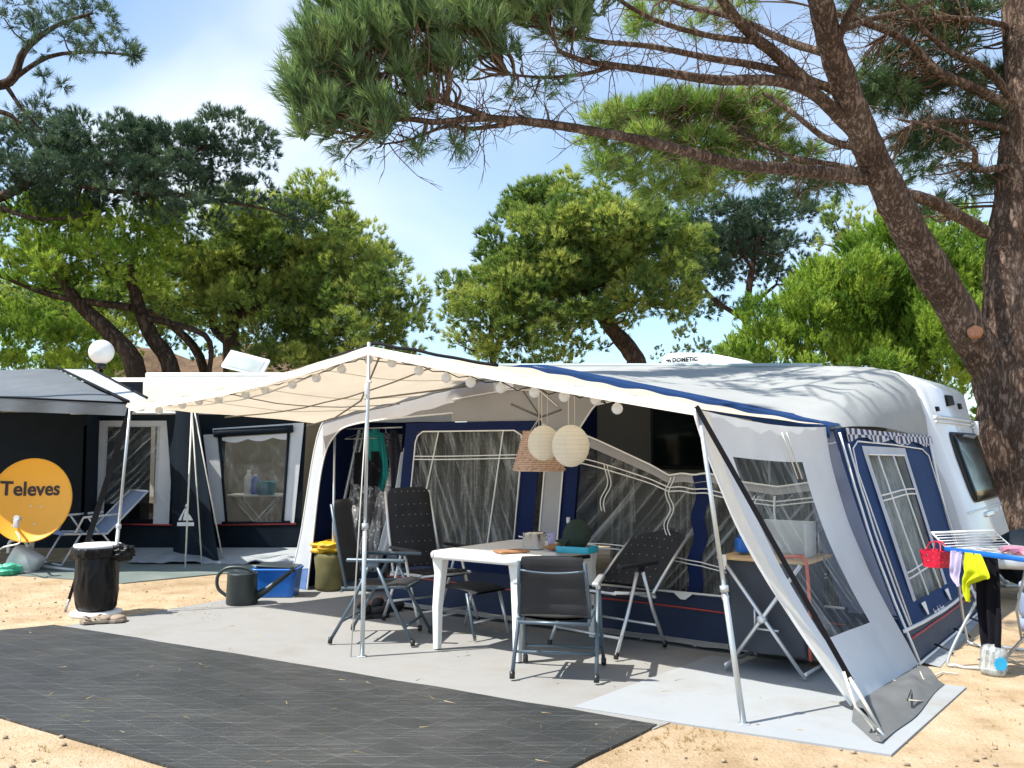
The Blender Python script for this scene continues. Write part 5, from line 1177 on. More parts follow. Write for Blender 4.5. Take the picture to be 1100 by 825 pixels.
# neighbours' caravan (roof shows above the tent)
nc = thing('caravan', 'cream roofed caravan mostly hidden behind the neighbouring tent', 'caravan', Vector((-4.6, 17, 0)))
mb = MB(); mb.box(Vector((-4.6, 16.8, 1.62)), (5.2, 2.2, 2.15), .16, None, 4); mb.build('body', M['croof'], nc)
mb = MB(); mb.box(Vector((-4.35, 16.3, 2.73)), (3.8, 1.0, .10), .03); mb.build('roof_rack', M['croof'], nc)
p0 = at(262, 396, 16.0)
Rh = Matrix.Rotation(-.6, 3, 'X')
mb = MB(); mb.box(p0+Vector((0, .12, .10)), (.72, .06, .42), .02, Matrix.Rotation(.25, 3, 'Y') @ Matrix.Rotation(-.75, 3, 'X')); hh = mb.build('roof_hatch', M['acw'], nc)
mb = MB(); mb.box(p0+Vector((0, .075, .085)), (.60, .03, .32), .01, Matrix.Rotation(.25, 3, 'Y') @ Matrix.Rotation(-.75, 3, 'X')); mb.build('pane', M['hatch'], hh)
for x in (-6.3, -3.2):
    mb = MB(); mb.tube([Vector((x, 15.75, .33)), Vector((x, 15.95, .33))], .33, 22); mb.build('wheel', M['rubber'], nc)
# slate shade roof at far left
ns = thing('shade_tent', 'open fronted tent with slate grey roof and dark interior at the left edge', 'tent', at(40, 592, 13))
fL, fR = at(-160, 420, 11.0), at(136, 434, 11.0); bL, bR = at(-160, 396, 14.2), at(62, 397, 14.2)
mb = MB(); mb.grid(lambda s, t: fL.lerp(fR, s).lerp(bL.lerp(bR, s), t)-Z*(.10*math.sin(PI*t)*math.sin(PI*min(1, s*1.1)))+Z*.02*nz((s*6, t*4, 0)), G(24), G(12)); mb.build('roof', M['ncanopy'], ns)
mb = MB(); mb.grid(lambda s, t: fL.lerp(fR, s)-Z*(.17-.03*s)*t+Vector((0, -.01+.02*math.sin(s*30)*t, 0)), G(40), [0, .5, 1]); mb.build('valance', M['ncanopy'], ns)
g1, g2 = at(62, 397, 14.2), at(98, 398, 14.2); h1, h2 = at(138, 434, 10.95), at(158, 430, 11.0)
mb = MB(); mb.grid(lambda s, t: h1.lerp(h2, s).lerp(g1.lerp(g2, s), t)+Z*.012, G(4), G(10)); mb.build('roof_strip', M['skin_strip'], ns)
mb = MB(); mb.tube([h1.lerp(g1, t)+Z*.03 for t in G(8)], .018, 6); mb.tube([h2.lerp(g2, t)+Z*.03 for t in G(8)], .015, 6); mb.tube([fL+Z*.01, fR+Z*.01], .016, 6); mb.build('edge_cord', M['strap'], ns)
mb = MB(); mb.grid(lambda s, t: Vector((lerp(-13, -5.6, s), 14.1, lerp(2.5, 0, t))), G(4), G(4)); mb.grid(lambda s, t: Vector((-5.75, lerp(12.6, 14.1, s), lerp(2.2, 0, t))), G(4), G(4)); mb.build('rear_wall', M['nnavy'], ns)
for x, y in ((fL.x+.1, 11.0),):
    mb = MB(); mb.tube([Vector((x, y, 0)), Vector((x, y, fL.z))], .02, 8); mb.build('pole', M['steel'], ns)
# globe lamp on a post
c = at(109, 378, 18)
ll = thing('street_lamp', 'white globe lamp on a dark post behind the cream tent roof', 'street lamp', Vector((c.x, c.y, 0)))
mb = MB(); mb.lathe([(.235*math.sin(PI*k/24), -.235*math.cos(PI*k/24)) for k in range(25)], c, 32); mb.build('globe', M['globe'], ll)
mb = MB(); mb.tube([Vector((c.x, c.y, 0)), c-Z*.34], [.05, .035], 10); mb.tube([c-Z*.34, c-Z*.23], [.09, .09], 12); mb.build('post', M['blackpl'], ll)

# ------------------------------------------------------------------ foliage
rng = np.random.default_rng(11)
def unit(a): return a/np.maximum(np.linalg.norm(a, axis=-1, keepdims=True), 1e-9)
def mesh_np(name, V, Fc, k, mat, parent, tint):
    me = bpy.data.meshes.new(name); me.vertices.add(len(V)); me.vertices.foreach_set('co', V.astype(np.float32).ravel())
    me.loops.add(len(Fc)*k); me.loops.foreach_set('vertex_index', Fc.astype(np.int32).ravel())
    me.polygons.add(len(Fc)); me.polygons.foreach_set('loop_start', np.arange(0, len(Fc)*k, k, dtype=np.int32))
    at_ = me.attributes.new('tint', 'FLOAT', 'POINT'); at_.data.foreach_set('value', tint.astype(np.float32))
    me.materials.append(mat); me.update(calc_edges=True)
    o = bpy.data.objects.new(name, me); COL.objects.link(o); o.parent = parent; return o
def needles(P, Dr, n, L, Wd, spread, along, T):
    """n needles (narrow triangles) round each shoot P with axis Dr; T = tint of the shoot"""
    N = len(P); P = np.repeat(P, n, 0); Dr = np.repeat(Dr, n, 0); T = np.repeat(T, n)
    u = rng.random((N*n, 1)); rv = rng.normal(size=(N*n, 3)); perp = unit(rv-Dr*(rv*Dr).sum(1, keepdims=True))
    ang = spread*(.25+.75*rng.random((N*n, 1))); d = Dr*np.cos(ang)+perp*np.sin(ang)
    ln = L*(.7+.5*rng.random((N*n, 1))); base = P+Dr*(u-.3)*along
    sd = unit(np.cross(d, rng.normal(size=(N*n, 3))))*Wd/2
    V = np.stack([base-sd, base+sd, base+d*ln], 1).reshape(-1, 3)
    return V, np.arange(len(V)).reshape(-1, 3), np.repeat(np.clip(T+rng.normal(size=N*n)*.08, 0, 1), 3)
def clumps(blobs, nsub, ntuft, up=.5, flat=.8, low=-.35, cs=(.22, .38), pu=.62):
    """blobs [(centre, rx, ry, rz)] -> tuft positions, axes, tints; each blob breaks into clumps at its skin"""
    PP, DD, TT, CC = [], [], [], []
    for c, rx, ry, rz in blobs:
        c = np.array(c); R = np.array((rx, ry, rz)); vol = (rx*rz)**.5
        m = max(4, int(nsub*(rx*rz)))
        for _ in range(m):
            d = rng.normal(size=3); d[2] = abs(d[2]) if rng.random() < pu else d[2]; d /= np.linalg.norm(d)
            if d[2] < low: d[2] *= -.5
            cc = c+R*d*(.45+.55*rng.random()**.5); cr = vol*rng.uniform(*cs); t0 = rng.random()
            k = max(6, int(ntuft*cr*cr*rng.uniform(.7, 1.3)))
            q = rng.normal(size=(k, 3)); q[:, 2] = q[:, 2]*.9+.25; q = unit(q)
            PP.append(cc+q*cr*np.array((1, 1, flat))*(.55+.5*rng.random((k, 1))))
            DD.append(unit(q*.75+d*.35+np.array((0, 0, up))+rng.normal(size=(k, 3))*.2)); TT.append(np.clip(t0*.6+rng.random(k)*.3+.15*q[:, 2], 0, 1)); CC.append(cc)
    return np.concatenate(PP), np.concatenate(DD), np.concatenate(TT), CC
def limb(pts, r0, r1, n=10, seg=8, wob=.10, knots=True, pw=1.0):
    P = spline(pts, seg); k = len(P); m = MB()
    R = [lerp(r0, r1, (i/(k-1))**pw) for i in range(k)]
    vs = []; pa = None; fs = []
    for i in range(k):
        t = (P[min(i+1, k-1)]-P[max(i-1, 0)]).normalized()
        if pa is None: pa = t.orthogonal().normalized()
        a = (pa-t*pa.dot(t)).normalized(); pa = a; b_ = t.cross(a)
        for j in range(n):
            an = 2*PI*j/n; q = a*math.cos(an)+b_*math.sin(an); p = P[i]+q*R[i]
            vs.append(P[i]+q*R[i]*(1+wob*nz(p, 2.2/max(.12, R[i]*3), 3)+wob*.7*nz(p, 6/max(.12, R[i]*3), 4)))
    for i in range(k-1):
        for j in range(n): fs.append((i*n+j, i*n+(j+1) % n, (i+1)*n+(j+1) % n, (i+1)*n+j))
    return m.add(vs, fs, True), P
def pxblobs(L, Y, dj=.8, depth=1.0):
    o = []
    for x, y, rx, ry in L:
        yy = Y+rng.uniform(-dj, dj); s = yy/F; p = at(x, y, yy); o.append((tuple(p), rx*s, max(rx, ry)*s*depth, ry*s))
    return o
def tree(label, Y, blobs, trunk, mats, nsub, ntuft, nn, L, Wd, spread=.9, along=.1, up=.5, flat=.8, group=None, dj=.8, twigs=True, cat='tree', name='pine_tree', low=-.35, cs=(.22, .38), depth=1.0, dens=2.3):
    base = at(trunk[0][0][0], 481, Y) if trunk else at(blobs[0][0], 481, Y); base.z = 0
    t = thing(name, label, cat, base, group)
    bl = pxblobs(blobs, Y, dj, depth)
    bl = [(c_, a_*1.12, b_*1.12, d_*1.15) for c_, a_, b_, d_ in bl]
    P, Dv, T, CC = clumps(bl, nsub*dens, ntuft*6.0, up, flat, -.85, cs, .35)
    V, Fc, tt = needles(P, Dv, int(nn*1.15), L*.60, Wd*.60, spread, along*.9, T)
    m = MB()
    for tr_ in trunk:
        pts = [at(x, y, Y+dy) for x, y, dy in tr_[:-2]]
        if pts[0].z < 1.2 or tr_[0][1] > 385: pts = [Vector((pts[0].x+(pts[0].x-pts[1].x)*.35, pts[0].y, 0))]+pts
        lm, _ = limb(pts, tr_[-2], tr_[-1], 9, 5); m.add(lm.v, lm.f, True)
    if twigs and trunk:
        anchors = np.array([v for v in m.v])
        for cc in CC[::7]:
            dd = np.linalg.norm(anchors-cc, axis=1); a = Vector(anchors[int(dd.argmin())]); c_ = Vector(cc)
            mid = a.lerp(c_, .5)+Vector((0, 0, -.12*(c_-a).length))
            if (c_-a).length > .055*Y: continue
            m.tube([a, mid, c_], [.028*Y/22, .02*Y/22, .008], 4, caps=False)
    if m.v: m.build('trunk', mats[1], t)
    V = V-np.array(base); mesh_np('crown', V, Fc, 3, mats[0], t, tt); return t
B2 = M['bark2']
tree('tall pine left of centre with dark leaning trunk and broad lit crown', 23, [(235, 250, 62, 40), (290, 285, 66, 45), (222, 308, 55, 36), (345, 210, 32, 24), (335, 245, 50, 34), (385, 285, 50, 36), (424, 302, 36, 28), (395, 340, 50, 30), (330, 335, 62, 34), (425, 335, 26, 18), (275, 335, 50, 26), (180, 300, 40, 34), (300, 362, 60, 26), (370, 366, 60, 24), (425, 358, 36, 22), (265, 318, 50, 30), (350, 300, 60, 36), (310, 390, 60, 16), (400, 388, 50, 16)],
     [((250, 400, 0), (248, 350, 0), (258, 310, 0), (290, 270, 0), .28, .1), ((220, 400, .3), (185, 350, .3), (150, 330, .3), .16, .06), ((250, 372, 0), (228, 350, .2), (236, 320, .2), .12, .05), ((252, 340, 0), (320, 320, 0), (390, 310, 0), .12, .04)], (M['fol_mid'], B2), 12, 50, 17, .24, .034, up=.55, dj=1.2)
tree('bushy pine with two thick dark trunks behind the globe lamp', 20.5, [(35, 255, 60, 36), (95, 285, 66, 34), (20, 300, 55, 34), (140, 285, 45, 34), (70, 235, 50, 26), (115, 250, 45, 26), (60, 315, 50, 22), (155, 250, 40, 25)],
     [((148, 405, 0), (118, 358, 0), (84, 325, 0), (60, 290, 0), .26, .1), ((185, 405, .4), (162, 360, .4), (147, 322, .4), (138, 285, .4), .24, .1), ((140, 330, 0), (60, 318, 0), (0, 296, 0), (-40, 290, 0), .09, .04), ((150, 340, .3), (220, 360, .3), (225, 400, .3), .08, .05)], (M['fol_bright'], B2), 13, 52, 16, .19, .034, up=.75)
tree('low yellow green bush in front of the bank at far left', 21.5, [(20, 368, 55, 30), (75, 375, 45, 24), (-30, 360, 50, 34), (55, 352, 40, 22), (105, 390, 30, 14), (20, 398, 60, 20), (75, 398, 50, 18), (128, 402, 22, 10)], [], (M['fol_bright'], B2), 15, 60, 16, .18, .03, up=.8, twigs=False, cat='bush', name='bush')
tree('shady scrub growing on the dry bank behind the dark trunks', 28, [(110, 325, 50, 22), (165, 322, 50, 24), (205, 345, 40, 18), (130, 352, 44, 20), (95, 385, 34, 20), (215, 380, 24, 10), (235, 330, 40, 24), (30, 340, 60, 26), (75, 345, 50, 24), (160, 372, 30, 14), (180, 345, 40, 20)], [], (M['fol_mid'], B2), 13, 50, 16, .22, .04, up=.6, twigs=False, cat='bush', name='bush')
tree('low green bush right of the roof hatch behind the cream canopy', 24, [(300, 368, 34, 14), (350, 374, 38, 12), (400, 372, 30, 12), (270, 392, 20, 8), (330, 388, 50, 14)], [], (M['fol_mid'], B2), 20, 70, 16, .18, .03, up=.6, twigs=False, cat='bush', name='bush')
tree('dark blue green pine reaching in flat layers across the upper left', 19.2, [(40, 160, 62, 20), (115, 152, 55, 22), (180, 160, 50, 22), (240, 150, 48, 20), (278, 168, 24, 16), (95, 192, 80, 20), (190, 195, 60, 18), (15, 200, 50, 20), (60, 225, 50, 14), (150, 215, 40, 14), (225, 178, 40, 16), (270, 205, 26, 12), (250, 222, 40, 12), (310, 232, 30, 12), (200, 232, 50, 12)],
     [((-160, 420, 0), (-140, 320, 0), (-90, 250, 0), (0, 212, 0), (48, 190, 0), (110, 178, 0), (200, 168, 0), .20, .03), ((48, 190, 0), (120, 205, .2), (200, 210, .2), (290, 225, .2), .07, .03), ((-20, 215, 0), (40, 235, -.2), (100, 230, -.2), .06, .02)], (M['fol_dark'], B2), 16, 60, 20, .21, .025, up=.45, flat=.6, dj=.8, dens=4.5)
tree('sparse dark pine branch entering at the top left corner', 11, [(95, 15, 32, 14), (60, 40, 36, 16), (125, 55, 24, 13), (150, 58, 12, 7), (20, 15, 34, 18), (55, 92, 16, 10), (20, 128, 34, 12), (45, 118, 18, 10), (110, 25, 20, 12), (90, 48, 20, 12)],
     [((-200, 420, 0), (-190, 260, 0), (-120, 160, 0), (-40, 100, 0), (10, 88, 0), (26, 55, 0), (60, 28, 0), (100, 14, 0), .13, .014), ((10, 88, 0), (50, 62, 0), (95, 56, 0), (150, 60, 0), .035, .01), ((5, 90, 0), (25, 118, 0), (45, 140, 0), .03, .01), ((-60, 118, 0), (0, 120, 0), (22, 132, 0), .05, .015)], (M['fol_dark'], B2), 34, 95, 20, .16, .013, up=.2, flat=.7, dj=.5, dens=5.5)
tree('large green pine in the centre with a crooked bare trunk', 27, [(600, 232, 52, 34), (560, 262, 44, 34), (640, 262, 55, 40), (690, 272, 48, 40), (502, 318, 32, 24), (545, 332, 54, 34), (592, 322, 56, 38), (645, 312, 50, 34), (700, 318, 38, 32), (600, 368, 44, 16), (535, 370, 46, 16), (640, 375, 24, 10), (635, 220, 40, 26), (560, 300, 50, 34), (580, 212, 30, 20), (510, 350, 36, 26), (560, 356, 50, 26), (620, 350, 44, 22), (600, 285, 60, 36), (660, 295, 50, 34), (520, 385, 40, 16), (580, 392, 50, 14), (490, 335, 20, 18), (720, 300, 30, 34), (735, 265, 30, 26), (745, 325, 26, 22), (680, 240, 40, 26)],
     [((685, 405, 0), (678, 378, 0), (656, 352, 0), (640, 330, 0), (615, 290, 0), .36, .12), ((530, 400, .5), (528, 350, .5), (545, 300, .5), .14, .05), ((645, 345, 0), (690, 320, 0), .14, .05)], (M['fol_mid'], B2), 8.5, 44, 17, .28, .042, up=.45, dj=1.3)
tree('darker airy pine with sky gaps right of the centre pine', 31, [(735, 262, 34, 30), (760, 215, 30, 18), (800, 262, 40, 26), (850, 270, 26, 18), (770, 240, 36, 24), (832, 238, 38, 24), (870, 232, 20, 16), (800, 282, 42, 20), (752, 300, 32, 26), (838, 300, 24, 16), (780, 334, 26, 12), (725, 292, 28, 34), (815, 262, 30, 16), (745, 262, 24, 18), (700, 250, 26, 22)],
     [((800, 420, 0), (802, 350, 0), (806, 300, 0), (815, 255, 0), .2, .08), ((804, 330, 0), (835, 305, 0), .09, .04), ((803, 345, 0), (765, 320, 0), (745, 290, 0), .1, .04), ((808, 290, 0), (785, 250, 0), .07, .03)], (M['fol_dark'], B2), 7, 42, 17, .30, .040, up=.5, dj=1.3, dens=3.6)
tree('pale olive bush showing just above the caravan roof', 25, [(738, 368, 26, 18), (715, 385, 20, 12), (760, 382, 22, 12)], [], (M['fol_pale'], B2), 14, 50, 14, .13, .05, spread=1.3, up=.4, twigs=False, cat='bush', name='bush')
tree('bright green rounded stone pine behind the caravan roof', 17.5, [(960, 272, 48, 32), (1018, 262, 44, 30), (900, 315, 50, 34), (850, 342, 44, 30), (808, 368, 34, 22), (935, 345, 52, 38), (1000, 325, 50, 40), (1040, 320, 36, 44), (870, 380, 48, 20), (985, 380, 56, 24), (782, 380, 20, 14), (1040, 370, 30, 30), (925, 385, 40, 24), (950, 310, 50, 34), (890, 350, 50, 34), (840, 380, 50, 24), (960, 365, 60, 34), (1020, 360, 50, 40), (1055, 280, 30, 34), (985, 300, 50, 34), (920, 300, 40, 28), (800, 392, 40, 16), (1000, 400, 60, 20), (900, 400, 60, 18)],
     [((960, 420, .6), (962, 360, .6), (965, 300, .6), .16, .06)], (M['fol_bright'], B2), 20, 105, 15, .135, .034, spread=.8, along=.16, up=1.1, flat=.9, dj=.9, low=-.5, cs=(.26, .40))
tree('dark topped pine peeking over the bright stone pine', 23, [(912, 242, 26, 22), (900, 225, 18, 12), (935, 262, 34, 22), (890, 262, 20, 16)], [((915, 420, 0), (914, 330, 0), (912, 260, 0), .14, .05)], (M['fol_mid'], B2), 12, 55, 16, .22, .034, up=.7)
tree('yellow green hedge beyond the big trunk at the right', 19, [(1040, 420, 30, 14), (1100, 400, 40, 40), (1150, 420, 50, 60), (1085, 450, 40, 22), (1050, 400, 34, 26), (1090, 370, 40, 30)], [], (M['fol_bright'], B2), 14, 55, 15, .18, .032, up=.7, twigs=False, cat='hedge', name='hedge')
# ------------------------------------------------------------------ the big leaning pine
bp = thing('pine_tree', 'big umbrella pine with forked reddish trunk arching over the caravan', 'tree', at(1078, 600, 12.0)*1+Vector((0, 0, 0)))
bp.location.z = 0
LIMBS = []
def L_(pts, r0, r1, n=10, pw=1.0, seg=8, wob=.10):
    P = [at(x, y, Y) for x, y, Y in pts]; LIMBS.append((P, r0, r1, n, pw, seg, wob)); return P
root = at(1080, 606, 12.0); root.z = -.1
L_([(1095, 612, 12), (1091, 540, 12), (1086, 470, 12), (1084, 415, 12), (1084, 375, 12.0)], .47, .39, 26, wob=.14)
L_([(1078, 410, 12), (1050, 372, 11.9), (1010, 305, 11.6), (975, 245, 11.3), (950, 195, 11.0), (925, 140, 10.7), (903, 80, 10.4), (885, 20, 10.1), (872, -60, 9.8), (850, -150, 9.5)], .265, .10, 20, wob=.12)
L_([(1084, 405, 12.1), (1080, 340, 12.2), (1082, 270, 12.3), (1090, 190, 12.4), (1096, 100, 12.4), (1092, 0, 12.4), (1080, -120, 12.3)], .30, .17, 18, wob=.12)
L_([(1060, 250, 12.2), (1030, 232, 11.9), (1000, 216, 11.6), (962, 206, 11.3)], .085, .07)
L_([(950, 195, 11.0), (900, 188, 10.7), (850, 182, 10.4), (790, 176, 10.1), (735, 162, 9.8), (690, 151, 9.5), (620, 138, 9.2), (560, 130, 9.0), (515, 127, 8.8), (470, 131, 8.6), (430, 128, 8.5), (405, 140, 8.4)], 0.083, 0.017, 12)
L_([(530, 128, 8.9), (500, 117, 8.7), (470, 108, 8.6), (430, 100, 8.5), (395, 84, 8.4)], 0.036, 0.011, 8)
L_([(560, 131, 9.0), (510, 138, 8.9), (480, 136, 8.8), (440, 150, 8.7), (410, 155, 8.6)], 0.026, 0.007, 8)
L_([(920, 145, 10.7), (880, 105, 10.4), (850, 90, 10.2), (818, 86, 10.0), (770, 86, 9.8), (720, 79, 9.6), (670, 72, 9.4), (630, 66, 9.2), (600, 55, 9.0)], 0.083, 0.021, 12)
L_([(660, 71, 9.4), (625, 80, 9.2), (585, 83, 9.0), (545, 80, 8.9)], 0.026, 0.011, 8)
L_([(905, 100, 10.5), (865, 85, 10.3), (820, 72, 10.1), (760, 62, 9.9), (700, 50, 9.7), (640, 44, 9.5), (590, 30, 9.3)], 0.056, 0.017, 10)
L_([(870, 92, 10.3), (835, 60, 10.1), (800, 30, 9.9), (770, -10, 9.7), (740, -80, 9.5)], 0.079, 0.038, 10)
L_([(815, 45, 10.0), (760, 38, 9.8), (700, 20, 9.6), (650, -10, 9.4)], 0.040, 0.019, 8)
L_([(898, 60, 10.3), (850, 46, 10.5), (790, 20, 10.7), (730, 4, 10.8), (680, -20, 10.9)], 0.050, 0.022, 10)
L_([(945, 190, 11.2), (900, 178, 11.6), (850, 168, 12.0), (800, 145, 12.3), (750, 105, 12.6)], 0.046, 0.015, 10)
L_([(930, 160, 11.0), (890, 150, 11.3), (850, 120, 11.6), (820, 100, 11.8)], 0.053, 0.022, 10)
L_([(1092, 120, 12.4), (1050, 96, 12.2), (1010, 78, 12.0), (975, 45, 11.8), (930, 25, 11.6), (880, 10, 11.4)], 0.079, 0.030, 10)
L_([(1090, 110, 12.3), (1060, 75, 12.1), (1020, 55, 12.0), (985, 25, 11.8), (950, -20, 11.7)], 0.059, 0.022, 10)
L_([(890, 40, 10.2), (930, 22, 10.6), (970, 12, 11.0), (1020, -10, 11.2)], 0.040, 0.022, 8)
L_([(1084, 178, 12.3), (1050, 182, 12.0), (1045, 160, 11.8), (1010, 140, 11.6), (965, 128, 11.4)], 0.053, 0.015, 8)
L_([(1086, 140, 12.3), (1040, 130, 12.2), (990, 132, 12.0), (950, 150, 11.8)], 0.046, 0.015, 8)
L_([(1090, 30, 12.4), (1040, 20, 12.2), (985, 22, 12.0), (930, 50, 11.7)], 0.046, 0.015, 8)
L_([(895, 60, 10.3), (910, 20, 10.0), (960, -60, 9.8), (1000, -160, 9.8)], 0.059, 0.022, 8)
L_([(740, -80, 9.5), (640, -130, 9.0), (540, -150, 8.4), (430, -160, 7.8)], .035, .012, 8)
L_([(850, -150, 9.5), (720, -200, 9.0), (600, -240, 8.2), (480, -260, 7.4)], .04, .012, 8)
anch = []; tm = MB()
for P, r0, r1, n, pw, seg, wob in LIMBS:
    m_, Q = limb(P, r0, r1, n, seg, wob, pw=pw); tm.add(m_.v, m_.f, True)
    anch += Q[len(Q)//3:]
tm.build('trunk', M['bark'], bp)
mb = MB(); cs_ = at(1047, 356, 11.55); R_ = Vector((-.45, -.85, .1)).to_track_quat('Z', 'Y').to_matrix()
mb.lathe([(.085, -.12), (.08, .02), (.06, .03), (0, .02)], cs_, 18, R_, lambda a, z: 1+.12*math.sin(a*2+1)+.06*math.sin(a*5)); mb.build('branch_stump', M['stump'], bp)
# twigs
A_ = np.array([tuple(p) for p in anch])
near_b = [(330, 70, 26, 24, 8.3), (330, 115, 26, 22, 8.3), (318, 145, 14, 12, 8.2), (365, 60, 30, 26, 8.3), (400, 45, 34, 28, 8.4), (380, 100, 32, 26, 8.5), (420, 80, 32, 26, 8.6), (450, 40, 34, 28, 8.5), (500, 40, 32, 26, 8.7), (480, 80, 30, 24, 8.7), (530, 30, 30, 24, 8.8), (570, 20, 30, 22, 9.0), (540, 65, 24, 18, 8.9), (440, 5, 40, 26, 8.6), (380, 15, 34, 22, 8.5), (340, 40, 18, 20, 8.3), (510, 0, 40, 22, 8.8), (580, -10, 40, 20, 9.1), (345, 150, 18, 14, 8.3), (400, 125, 32, 16, 8.4), (370, 135, 26, 16, 8.4), (640, 5, 30, 16, 9.3), (450, 115, 28, 10, 8.6), (400, 148, 32, 14, 8.4), (350, 128, 30, 18, 8.3), (610, 30, 34, 18, 9.2), (600, -8, 40, 18, 9.2), (425, 130, 26, 12, 8.5), (325, 95, 22, 20, 8.3)]
nb_ = []
for x, y, rx, ry, Y in near_b:
    s = Y/F; nb_.append((tuple(at(x, y, Y)), rx*s, rx*s*1.1, ry*s))
P1, D1, T1, C1 = clumps(nb_, 300, 1500, .35, .95, -.6, (.22, .40))
D1 = unit(D1*.75+np.array((-.38, -.1, .45)))
V1, F1, t1 = needles(P1, D1, 30, .135, .009, .6, .2, T1*.8+.1)
wisp = [(560, 110, 26, 20, 8.9), (470, 165, 30, 12, 8.6), (420, 160, 32, 12, 8.5), (380, 160, 26, 12, 8.4), (500, 150, 22, 12, 8.8), (590, 90, 18, 14, 9.0), (620, 60, 20, 16, 9.2)]
wb = [(tuple(at(x, y, Y)), rx*Y/F, rx*Y/F, ry*Y/F) for x, y, rx, ry, Y in wisp]
P2, D2, T2, C2 = clumps(wb, 140, 200, -.1, .8, -1, (.3, .5))
V2, F2, t2 = needles(P2, D2, 16, .13, .007, .9, .12, T2*.6)
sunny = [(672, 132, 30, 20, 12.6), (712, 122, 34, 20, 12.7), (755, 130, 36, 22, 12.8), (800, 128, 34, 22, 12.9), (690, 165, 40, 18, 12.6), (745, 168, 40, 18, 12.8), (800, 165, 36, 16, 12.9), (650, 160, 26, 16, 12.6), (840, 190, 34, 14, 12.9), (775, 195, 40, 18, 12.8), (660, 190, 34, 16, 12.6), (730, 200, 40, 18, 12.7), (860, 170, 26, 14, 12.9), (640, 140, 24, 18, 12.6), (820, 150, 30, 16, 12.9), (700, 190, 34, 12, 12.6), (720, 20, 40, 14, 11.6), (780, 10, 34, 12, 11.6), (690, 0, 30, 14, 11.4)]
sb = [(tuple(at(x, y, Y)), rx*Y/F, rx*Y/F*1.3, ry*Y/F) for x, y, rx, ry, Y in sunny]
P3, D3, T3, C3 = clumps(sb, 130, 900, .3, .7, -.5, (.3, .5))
V3, F3, t3 = needles(P3, D3, 22, .15, .011, .85, .16, T3*.5+.45)  # sunlight put into the tint, so these sprays come out brighter
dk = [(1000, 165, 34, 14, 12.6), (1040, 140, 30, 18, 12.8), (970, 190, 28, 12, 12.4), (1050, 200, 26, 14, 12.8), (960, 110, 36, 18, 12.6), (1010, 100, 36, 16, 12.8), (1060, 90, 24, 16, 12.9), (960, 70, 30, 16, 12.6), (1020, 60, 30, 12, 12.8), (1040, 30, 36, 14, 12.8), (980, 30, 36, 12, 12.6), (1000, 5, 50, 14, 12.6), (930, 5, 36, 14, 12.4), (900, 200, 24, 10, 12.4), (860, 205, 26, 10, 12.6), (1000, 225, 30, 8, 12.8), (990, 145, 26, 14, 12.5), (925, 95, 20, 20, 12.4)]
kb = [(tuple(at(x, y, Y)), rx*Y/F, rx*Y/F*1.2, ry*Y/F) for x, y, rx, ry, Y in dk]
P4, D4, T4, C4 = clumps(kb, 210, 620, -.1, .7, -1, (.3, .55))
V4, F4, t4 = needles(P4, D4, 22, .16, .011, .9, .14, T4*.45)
# the rest of the umbrella, above the picture: it shades the roofs and the caravan
hi = [(-.2, 7.6, 6.6, .8, .3), (.9, 7.2, 6.7, .8, .3), (1.2, 8.4, 6.8, .9, .35), (.2, 8.6, 6.7, .8, .3), (-1.2, 7.9, 6.4, .7, .28), (-.9, 6.9, 6.6, .6, .25), (.3, 6.6, 6.8, .55, .25), (2.1, 8.0, 6.9, .8, .3), (2.4, 9.2, 7.0, 1.0, .35), (3.4, 9.0, 7.0, 1.0, .35), (1.4, 9.6, 6.9, .9, .3), (4.3, 9.6, 7.3, 1.1, .4), (3.2, 10.4, 7.3, 1.1, .4), (5.2, 10.6, 7.4, 1.2, .4), (-.7, 5.3, 6.9, .62, .25), (.1, 5.6, 7.0, .5, .2), (-.2, 9.4, 6.5, .7, .3)]
hb = [((x, y, z), r, r, h) for x, y, z, r, h in hi]
P5, D5, T5, C5 = clumps(hb, 20, 230, .4, .7, -.5, (.35, .55))
V5, F5, t5 = needles(P5, D5, 20, .17, .014, .9, .15, T5*.7+.15)
off = np.array(bp.location)
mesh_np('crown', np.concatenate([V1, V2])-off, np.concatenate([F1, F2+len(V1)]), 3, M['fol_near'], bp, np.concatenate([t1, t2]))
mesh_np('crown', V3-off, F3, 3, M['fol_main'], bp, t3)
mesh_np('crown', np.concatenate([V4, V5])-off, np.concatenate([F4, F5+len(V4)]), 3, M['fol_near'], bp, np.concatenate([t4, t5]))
tw = MB(); rr = random.Random(5)
for C, step, sag_ in ((C1, 2, .02), (C2, 1, .05), (C3, 2, .05), (C4, 1, .06), (C5, 2, .1)):
    for cc in C[::step]:
        dd = np.linalg.norm(A_-cc, axis=1)+.3*np.maximum(0, cc[0]-A_[:, 0]+.2); a = Vector(A_[int(dd.argmin())]); c_ = Vector(cc); L = (c_-a).length
        if L > 3.0: continue
        j = Vector((rr.uniform(-1, 1), rr.uniform(-1, 1), rr.uniform(-1, .6)))*L*.13
        k_ = Vector((rr.uniform(-1, 1), rr.uniform(-1, 1), rr.uniform(-1, 1)))*L*.09
        tw.tube(spline([a, a.lerp(c_, .35)+j, a.lerp(c_, .7)+k_, c_], 3), [lerp(.016, .005, i/9) for i in range(10)], 4, caps=False)
